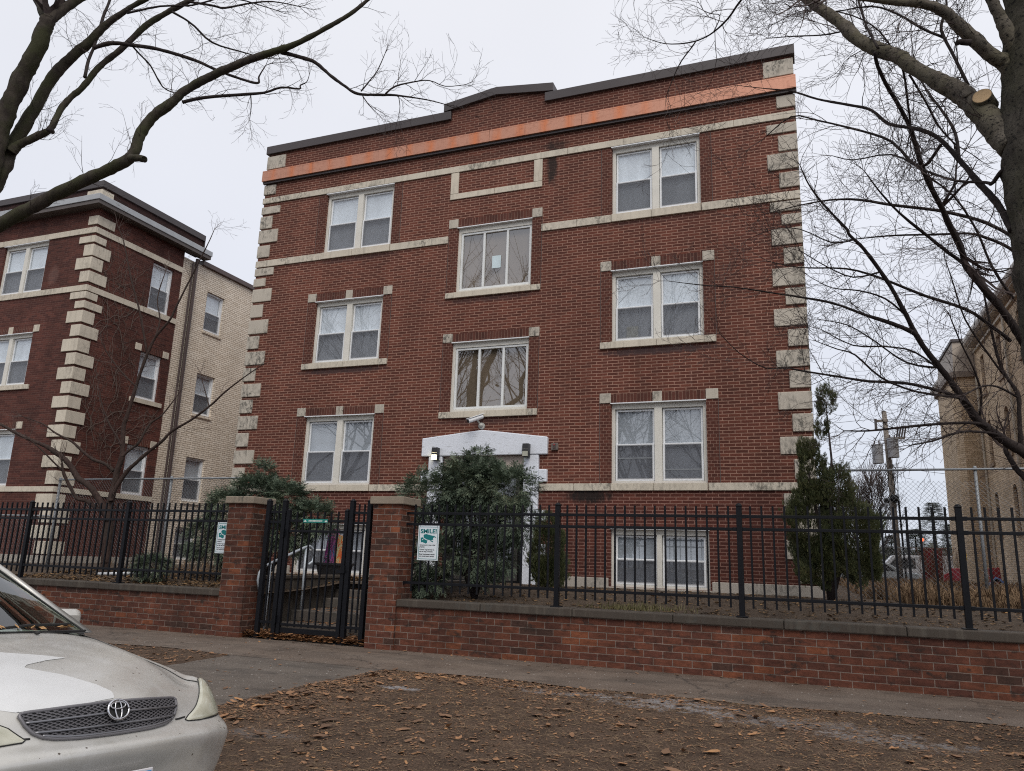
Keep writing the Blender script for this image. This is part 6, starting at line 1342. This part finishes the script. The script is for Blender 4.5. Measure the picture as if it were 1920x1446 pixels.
build('stems',s,simple('vine_stems',(.13,.10,.085),.9),t,recalc=False)
# ------------------------------------------------------------------ LEAF LITTER
LEAFM=leafmat('fallen_leaf',[(.065,.042,.030),(.12,.072,.046),(.20,.115,.068),(.31,.165,.085),(.42,.23,.10)],.75)
def leaf(s,x,y,z,size,r,curl=.5):
    a=r.uniform(0,6.283); ca,sa=math.cos(a),math.sin(a); pit=r.gauss(0,.25); rol=r.gauss(0,.3); cu=size*curl*r.uniform(.1,.5)
    def P(u,v,h): return (x+ca*u-sa*v, y+sa*u+ca*v, z+h+u*pit*.5+abs(v*rol)*.4)
    w_=size*r.uniform(.32,.55)
    i=len(s.v); n=9; s.v.append(P(0,0,.003))
    for k in range(n):
        an=2*math.pi*k/n+r.uniform(-.2,.2); q=r.uniform(.68,1.12)*(1.12 if k==0 else 1); u=math.cos(an)*size*q; v=math.sin(an)*w_*q*1.25
        s.v.append(P(u,v,cu*((u/size)**2*.9+(v/w_)**2*.5)+r.uniform(0,.12)*size))
    for k in range(n): s.f.append((i,i+1+k,i+1+(k+1)%n))
r=random.Random(77)
s=MB()
def dens_(x,y):
    e=edge(x)-y
    d=.25+.9*math.exp(-((y-8.55)/.35)**2)*(1 if -5.3<x<-2.2 else .35)+1.0*math.exp(-(((x+4.7)/.35)**2))*(1 if y>5.5 else .6)
    d*=.55+.9*max(0,fbm(x+5,y,1.1,3)+.25)
    return d
cnt=0
while cnt<21000:
    x=r.uniform(-5.05,4.5) ; y=r.uniform(3.95,8.95)
    if y>edge(x)+.05 or r.random()>dens_(x,y): continue
    cnt+=1; big=r.random()<.028
    leaf(s,x,y,soil_h(x,y)+.003,r.choice((.04,.055,.045,.07,.038))*r.uniform(.8,1.1) if big else .006+.019*r.random()**2,r,.8 if big else .4)
for k in range(1500):      # litter on the patch left of the path, pavement edge and wall foot
    x=r.uniform(-11,-7.5); y=r.uniform(5,8.9); leaf(s,x,y,soil_h(x,y)+.004,r.uniform(.012,.045),r)
tag(build('fallen_leaves',s,LEAFM,None,recalc=False,base=(-1,6.5,0)),'brown and orange autumn leaves strewn over the dark soil strip','leaves',kind='stuff')
s=MB()
for k in range(150):
    x=r.uniform(-11,5); y=r.uniform(8.95,10.7)
    if r.random()<.5: y=10.72-abs(r.gauss(0,.06))
    leaf(s,x,y,.012,r.uniform(.012,.04),r,.3)
for k in range(70):
    x=r.uniform(-7.4,-5.1); y=r.uniform(4.5,8.9); leaf(s,x,y,.008,r.uniform(.012,.04),r,.3)
tag(build('pavement_leaves',s,LEAFM,None,recalc=False,base=(-3,10,0)),'few scattered dry leaves on the pavement along the wall foot','leaves',kind='stuff')
s=MB()
for k in range(1500):
    x=r.uniform(-8.9,-6.4); y=10.78+abs(r.gauss(0,.3)); 
    if y>11.7: y=11.65
    leaf(s,x,y,.015+r.random()*.09,r.uniform(.03,.06),r,.9)
for k in range(500):
    x=r.uniform(-8.7,-6.4); y=r.uniform(11.2,13.9); z=.012 if y<11.75 else .19 if y<12.15 else .38 if y<13.1 else .56 if y<13.5 else .72 if y<13.9 else .87
    leaf(s,x,y,z+.01,r.uniform(.025,.05),r,.7)
tag(build('drifted_leaves',s,leafmat('gate_leaf',[(.10,.05,.025),(.20,.10,.05),(.30,.155,.07),(.36,.19,.09)],.75),None,recalc=False,base=(-7.5,11.2,0)),'orange leaves drifted under the gate and on the steps','leaves',kind='stuff')
s=MB()
YL=leafmat('yard_leaf',[(.07,.045,.025),(.13,.08,.042),(.22,.135,.065),(.40,.23,.09)],.75)
for k in range(16000):
    q=r.random()
    if q<.5: x=r.uniform(-16,-8.9); y=r.uniform(11.1,15.6)
    elif q<.62: x=r.uniform(-10,-6.4); y=r.uniform(14,15.8)
    else: x=r.uniform(-6.1,6); y=r.uniform(11.12,15.7)
    if r.random()>(1 if q<.62 else .45): continue
    leaf(s,x,y,yard_h(x,y)+.006,.014+.042*r.random()**1.6,r,.9)
tag(build('yard_leaves',s,YL,None,recalc=False,base=(-5,13,.8)),'yellow-brown leaves lying in the front yard behind the fences','leaves',kind='stuff')
# twigs and dead grass blades on the parkway
s=MB()
for k in range(8500):
    x=r.uniform(-5.0,4.6); y=r.uniform(3.95,8.9)
    if y>edge(x): continue
    z=soil_h(x,y)+.004; a=r.uniform(0,6.3); ln=r.uniform(.015,.13); b_=r.gauss(0,.5)
    p0=Vector((x,y,z)); p1=p0+Vector((math.cos(a),math.sin(a),r.uniform(0,.35)))*ln*.5; p2=p1+Vector((math.cos(a+b_),math.sin(a+b_),r.uniform(-.3,.25)))*ln*.5
    s.tube([p0,p1,p2],[.0013,.0012,.0007],3,False)
tag(build('soil_litter',s,simple('straw_litter',(.24,.165,.10),.9,var=.55,vs=30),None,recalc=False,base=(0,6.5,0)),'fine twigs and dead grass blades on the soil strip','grass',kind='stuff')
# grass field behind
s=MB(); GR=leafmat('dead_grass',[(.075,.045,.028),(.14,.088,.052),(.20,.135,.08),(.27,.18,.105)],.9)
for k in range(30000):
    y=14.2+26*(r.random()**1.6); x=r.uniform(.9 if y<34.5 else .35,min(6.8,2.5+.13*y)) if r.random()<.97 else r.uniform(-18,-15)
    if y<16: x=r.uniform(1.4,6)
    h=r.uniform(.08,.36)*(.5+.8*max(0,fbm(x,y,.7,3)+.45))*(1.8 if x>4.4 and y<19 else 1)
    z=(yard_h(x,y) if y<24.4 else .9)-.01; a=r.uniform(0,6.3); l=r.uniform(.1,.9)*h; w_=.005+.0004*y
    p0=Vector((x,y,z)); sd_=Vector((math.cos(a),math.sin(a),0))*w_; ld=Vector((math.sin(a),math.cos(a),0))
    p1=p0+ld*l*.35+Vector((0,0,h*.6)); p2=p1+ld*l*r.uniform(.2,.9)+Vector((0,0,h*r.uniform(.05,.4)))
    s.face(p0-sd_,p0+sd_,p1+sd_*.8,p1-sd_*.8); s.face(p1-sd_*.8,p1+sd_*.8,p2)
    if r.random()<.35: s.face(p1,p1+sd_*3+Vector((0,0,.05)),p1+sd_*1.5+Vector((0,0,.07)))
tag(build('dead_grass',s,GR,None,recalc=False,base=(3,20,.9)),'tall brown dead grass in the vacant lot right of the main building','grass',kind='stuff')
s=MB()
for k in range(380):
    x=-2.5+r.gauss(0,.35); y=11.85+r.gauss(0,.2); h=r.uniform(.03,.13); z=yard_h(x,y); a=r.uniform(0,6.3)
    s.face((x-.006,y,z),(x+.006,y,z),(x+.4*h*math.cos(a),y+.4*h*math.sin(a),z+h))
tag(build('weeds',s,leafmat('weed_green',[(.05,.05,.02),(.13,.12,.05),(.26,.22,.11)]),None,recalc=False,base=(-2.5,11.7,.75)),'patch of low yellowing weeds behind the fence below the basement window','weeds',kind='stuff')
# plank / debris
tag(build('white_pipe',(lambda q:(q.tube([(-13.3,11.7,.86),(-12.2,12.2,.92)],.03,8),q)[1])(MB()),M['sash'],None,smooth=True,base=(-12.7,12,.85)),'short white pipe lying on the ground behind the left fence','pipe')
# ------------------------------------------------------------------ BACKGROUND RIGHT
t=thing('utility_pole',(4.05,45,.9),'grey wooden utility pole carrying two transformer cans behind the vacant lot','pole')
wood=simple('weathered_pole',(.20,.175,.15),.85,var=.25)
s=MB(); s.tube([(4.17,45,.85),(4.12,45,4),(4.0,45,9.9)],[.155,.145,.12],14); build('shaft',s,wood,t,smooth=True)
s=MB(); s.box(3.55,4.15,44.8,44.92,9.3,9.42); s.box(4.0,4.9,44.82,44.9,8.35,8.45); build('crossarm',s,wood,t)
for x,z in ((3.52,7.05),(4.28,7.35)):
    s=MB(); s.cyl((x,44.7,z),(x,44.7,z+.95),.27,20); s.cyl((x,44.7,z+.95),(x,44.7,z+1.0),.29,20); tr=build('transformer',s,simple('transformer_grey',(.30,.31,.33),.45),t)
    s=MB(); 
    for q in (-.12,.1): s.tube([(x+q,44.7,z+1.0),(x+q,44.7,z+1.22)],.035,8)
    build('bushing',s,simple('porcelain',(.12,.10,.10),.4),tr)
s=MB()
for k in range(4): s.tube([(4.5+.12*k,44.85,8.45),(4.62+.12*k,44.85,9.0)],.04,8)
s.box(3.48,3.6,44.7,44.9,8.9,9.45); build('insulator',s,simple('dark_insulator',(.07,.06,.06),.5),t)
s=MB(); rr=random.Random(9)
for k in range(7):
    x=3.55+rr.random()*.7; pts=[(x,44.7,7.0)]
    for j in range(6): pts.append((x+rr.gauss(0,.18),44.6,6.6-j*.33))
    s.tube(pts,.022,4)
s.ball((4.15,44.7,5.2),.22,6); s.ball((3.75,44.7,5.1),.13,6); s.tube([(4.35,44.8,5.2),(4.42,44.8,.9)],.05,6); s.tube([(4.6,44.8,3.6),(4.62,44.8,.9)],.05,6)
build('service_cables',s,M['black'],t)
s=MB()
def cable(a,b_,sag,rd=.012):
    a=Vector(a);b_=Vector(b_); s.tube([a.lerp(b_,i/12)+Vector((0,0,-sag*4*(i/12)*(1-i/12))) for i in range(13)],rd,4,False)
for z,dx in ((9.5,0),(9.35,.3)): cable((3.7+dx,45,z),(40,52,z+.4),.6)
cable((4.1,45,8.9),(.6,33.8,9.5),.3); cable((4.2,45,6.3),(7,31,8.4),.35); cable((4.2,45,7.9),(6.9,36.8,9.2),.2); cable((4.2,45,6.9),(28,60,7.5),.7); cable((3.6,45,9.5),(-40,52,9.7),.6)
build('wire',s,M['black'],t)
# conifers far off
def conifer(x,y,h,seed,label):
    r=random.Random(seed); t=thing('conifer',(x,y,.9),label,'tree','distant evergreens beyond the lot'); s=MB()
    s.tube([(x,y,.9),(x,y,.9+h)],[.12,.03],8); build('trunk',s,M['brownbark'],t); s=MB()
    for k in range(1500):
        q=r.random()**.7; z=.9+h*(.12+.88*q); rad=h*.30*(1-q)**.8*r.uniform(.4,1.05)+.1; a=r.uniform(0,6.3)
        p_=Vector((x+rad*math.cos(a),y+rad*math.sin(a),z)); spray(s,p_,Vector((math.cos(a),math.sin(a),.15)),Vector((0,0,1)),.38,.24,3,r)
    build('crown',s,M['juniper'],t,recalc=False)
for i,(x,y,h) in enumerate(((8.7,66,5.8),(10.4,70,4.4),(6.9,62,3.6),(5.5,64,3.2),(12.2,67,4.6))):
    conifer(x,y,h,90+i,('tallest distant conifer with a spired top','distant conifer close right of the spired one','low distant conifer left of the spired one','small distant conifer nearest the utility pole','distant conifer hidden mostly by the tan building')[i])
# simple cars in the far lot
def far_car(x,y,label,van,mat):
    t=thing('parked_car',(x,y,.5),label,'car','pale vehicles parked beyond the lot')
    prof=[(-2.2,.35),(-2.25,.8),(-1.5,.95),(-.9,1.42),(.7,1.45),(1.35,1.0),(2.2,.92),(2.25,.4)] if not van else [(-2.5,.35),(-2.55,1.0),(-2.2,1.15),(-1.5,1.95),(2.4,2.0),(2.5,1.1),(2.5,.35)]
    s=MB(); s.prism(prof,lambda u,w_,d:(x+u,y-.88+1.76*d,.5+w_),0,1); build('body',s,mat,t,bevel=.06)
    s=MB(); wv=[(-.85,.98),(-.75,1.34),(.6,1.36),(1.1,1.0)] if not van else [(-1.9,1.2),(-1.4,1.78),(-.3,1.8),(-.3,1.2)]
    s.prism(wv,lambda u,w_,d:(x+u,y-.885+.003*d,.5+w_),0,1); build('window',s,M['dark'],t)
    for sx in (-1.4,1.4):
        s=MB(); s.cyl((x+sx,y-.9,.82),(x+sx,y-.7,.82),.32,18); build('wheel',s,rub,t)
far_car(3.3,50,'pale blue-grey car seen through the fence left of the utility pole base',False,simple('pale_blue_paint',(.50,.56,.60),.35))
far_car(6.0,53,'white van partly hidden behind the red bin and pole',True,simple('white_car_paint',(.62,.63,.66),.35))
red=simple('faded_red_plastic',(.30,.02,.03),.5,var=.3); redp=simple('pink_red_tarp',(.42,.06,.09),.7,var=.2)
t=thing('red_bin',(5.2,40,.9),'upright dark red plastic cabinet overgrown with bare stems in the vacant lot','bin')
s=MB(); s.prism([(4.72,.9),(5.42,.9),(5.5,2.5),(4.72,2.5)],lambda u,w_,d:(u,40+.6*d,w_),0,1); build('body',s,red,t,bevel=.03)
s=MB(); s.box(4.68,5.54,39.97,40.63,2.5,2.56); build('lid',s,simple('dark_red_plastic',(.15,.012,.02),.5),t,bevel=.02)
s=MB(); rr=random.Random(5)
for k in range(60):
    x=rr.uniform(4.6,5.7); pts=[(x,39.8,.9)]
    for j in range(4): x+=rr.gauss(0,.15); pts.append((x,39.8+rr.gauss(0,.05),.9+.42*(j+1)))
    s.tube(pts,.010,3,False)
tag(build('bramble',s,simple('bramble_stem',(.20,.11,.07),.9),None,recalc=False,base=(5.1,39.8,.9)),'tangle of bare brown bramble stems in front of the red cabinet','plant')
def red_slab(pts,y,mat,label,name='play_panel',cat='panel'):
    s=MB(); s.prism(pts,lambda u,w_,d:(u,y+.15*d,w_),0,1); tag(build(name,s,mat,None,bevel=.02,base=(pts[0][0],y,.9)),label,cat)
red_slab([(5.65,.9),(7.0,.9),(6.98,1.75),(5.6,1.68)],39.,redp,'wide faded pink-red panel lying low in the dead grass')
red_slab([(5.22,.9),(5.75,1.0),(5.6,1.55),(5.3,1.4)],38.6,red,'small dark red curved shell between the red cabinet and the pink panel','plastic_shell','plastic shell')
red_slab([(6.55,1.1),(6.95,1.15),(6.9,1.75),(6.5,1.7)],36.,red,'red panel corner against the foot of the tan building')
s=MB(); s.grid([[(6.2+.12*i,34.5+.15*j,1.0+.22*math.sin(i*1.1+j)*.5+.3*math.exp(-((i-3)/2.)**2)) for j in range(5)] for i in range(7)])
tag(build('blue_tarp',s,simple('blue_tarp_mat',(.06,.12,.30),.5),None,smooth=True,base=(6.5,34.7,.9)),'crumpled blue tarpaulin lying in the grass by the tan building','tarp')
for x,y,z,lab in ((6.05,37.6,2.35,'yellow slanting play-frame pole, left one by the tan building'),(6.6,37.2,2.3,'yellow slanting play-frame pole, right one by the tan building')):
    s=MB(); s.tube([(x-.05,y,z),(x+.35,y-.2,.95)],.045,8); tag(build('yellow_pole',s,simple('yellow_paint',(.62,.38,.02),.5),None,smooth=True,base=(x,y,.95)),lab,'pole')
t=thing('traffic_signal',(6.45,55,.9),'small glowing orange-red light on a thin post far beyond the lot','traffic light')
s=MB(); s.tube([(6.5,55,.9),(6.5,55,3.3)],.05,8); build('post',s,M['galv'],t)
m,nt,b=newmat('red_lamp'); b.inputs['Base Color'].default_value=(.7,.1,.05,1); b.inputs['Emission Color'].default_value=(1,.16,.06,1); b.inputs['Emission Strength'].default_value=1.2
s=MB(); s.ball((6.5,54.9,3.5),.1,8); build('lamp',s,m,t)
chain('far chain-link fence with two rails across the back of the vacant lot',1.2,7,42.,.9,2.6,2.62,(3.0,5.0),pitch=.16,rr=.006,group=None)
# distant low hedge line and roofs on the horizon
s=MB(); rr=random.Random(12)
for k in range(5200):
    x=rr.uniform(-6,30); y=rr.uniform(85,95); z=.9+rr.random()*(3.4+1.2*fbm(x,1,.15,3)); spray(s,Vector((x,y,z)),Vector((rr.gauss(0,1),rr.gauss(0,1),.6)),Vector((0,0,1)),.8,.5,3,rr)
tag(build('distant_hedge',s,leafmat('distant_green',[(.03,.035,.025),(.06,.06,.045),(.09,.08,.06)]),None,recalc=False,base=(10,90,.9)),'distant grey-green tree line on the horizon behind the lot','trees',kind='stuff')
# ------------------------------------------------------------------ CAMERA
cam=bpy.data.cameras.new('camera'); co=bpy.data.objects.new('camera',cam); COL.objects.link(co)
yaw,pitch,roll=.373101126,.225274150,-.0331378007
cy,sy=math.cos(yaw),math.sin(yaw)
f_=Vector((-sy*math.cos(pitch),cy*math.cos(pitch),math.sin(pitch))); r_=Vector((cy,sy,0)); d_=f_.cross(r_)
cr,sr=math.cos(roll),math.sin(roll)
right=r_*cr+d_*sr; down=r_*(-sr)+d_*cr; up_=-down; back=-f_
mt=Matrix(((right.x,up_.x,back.x,0),(right.y,up_.y,back.y,0),(right.z,up_.z,back.z,1.38),(0,0,0,1)))
co.matrix_world=mt
cam.sensor_width=36; cam.lens=1434.16/1920*36; cam.clip_end=2000; cam.clip_start=.05
scene.camera=co
# ------------------------------------------------------------------ LIGHT
SUN_EL,SUN_AZ=R(50),R(150)      # azimuth measured from +Y clockwise: behind the camera, a little to the right
wd=bpy.data.worlds.new('World'); scene.world=wd; wd.use_nodes=True; nt=wd.node_tree
bg=nt.nodes['Background']; sk=nt.nodes.new('ShaderNodeTexSky'); sk.sky_type='NISHITA'; sk.sun_disc=False; sk.sun_elevation=SUN_EL; sk.sun_rotation=SUN_AZ; sk.air_density=1; sk.dust_density=3
# overcast: the clear sky is veiled by an even layer of cloud
tc=nt.nodes.new('ShaderNodeTexCoord'); sp=nt.nodes.new('ShaderNodeSeparateXYZ'); L(nt,tc.outputs['Generated'],sp.inputs[0])
cl=ramp(nt,sp.outputs[2],[(0.,(6.0,6.5,7.4)),(.25,(6.9,7.15,7.9)),(.7,(7.8,7.85,8.25)),(1.,(8.,8.05,8.3))])
cn=noise_(nt,tc.outputs['Generated'],1.6,4,.5)
cl=mixc(nt,1,cl,ramp(nt,cn,[(.3,.95),(.7,1.035)]),'MULTIPLY')
L(nt,mixc(nt,.93,sk.outputs[0],cl),bg.inputs[0]); bg.inputs[1].default_value=.10
sl=bpy.data.lights.new('sun','SUN'); so=bpy.data.objects.new('sun',sl); COL.objects.link(so)
sl.energy=1.5; sl.angle=R(40); sl.color=(1.,.94,.86)
dv=Vector((math.sin(SUN_AZ)*math.cos(SUN_EL),math.cos(SUN_AZ)*math.cos(SUN_EL),math.sin(SUN_EL)))
so.rotation_euler=dv.to_track_quat('Z','Y').to_euler(); so.location=dv*30
scene.view_settings.view_transform='Standard'; scene.view_settings.look='None'; scene.view_settings.exposure=.24; scene.view_settings.gamma=1
scene.render.engine='CYCLES'; scene.cycles.max_bounces=6; scene.cycles.transparent_max_bounces=16; scene.cycles.use_denoising=False; scene.cycles.filter_width=1.1
scene.render.resolution_x=1024; scene.render.resolution_y=771
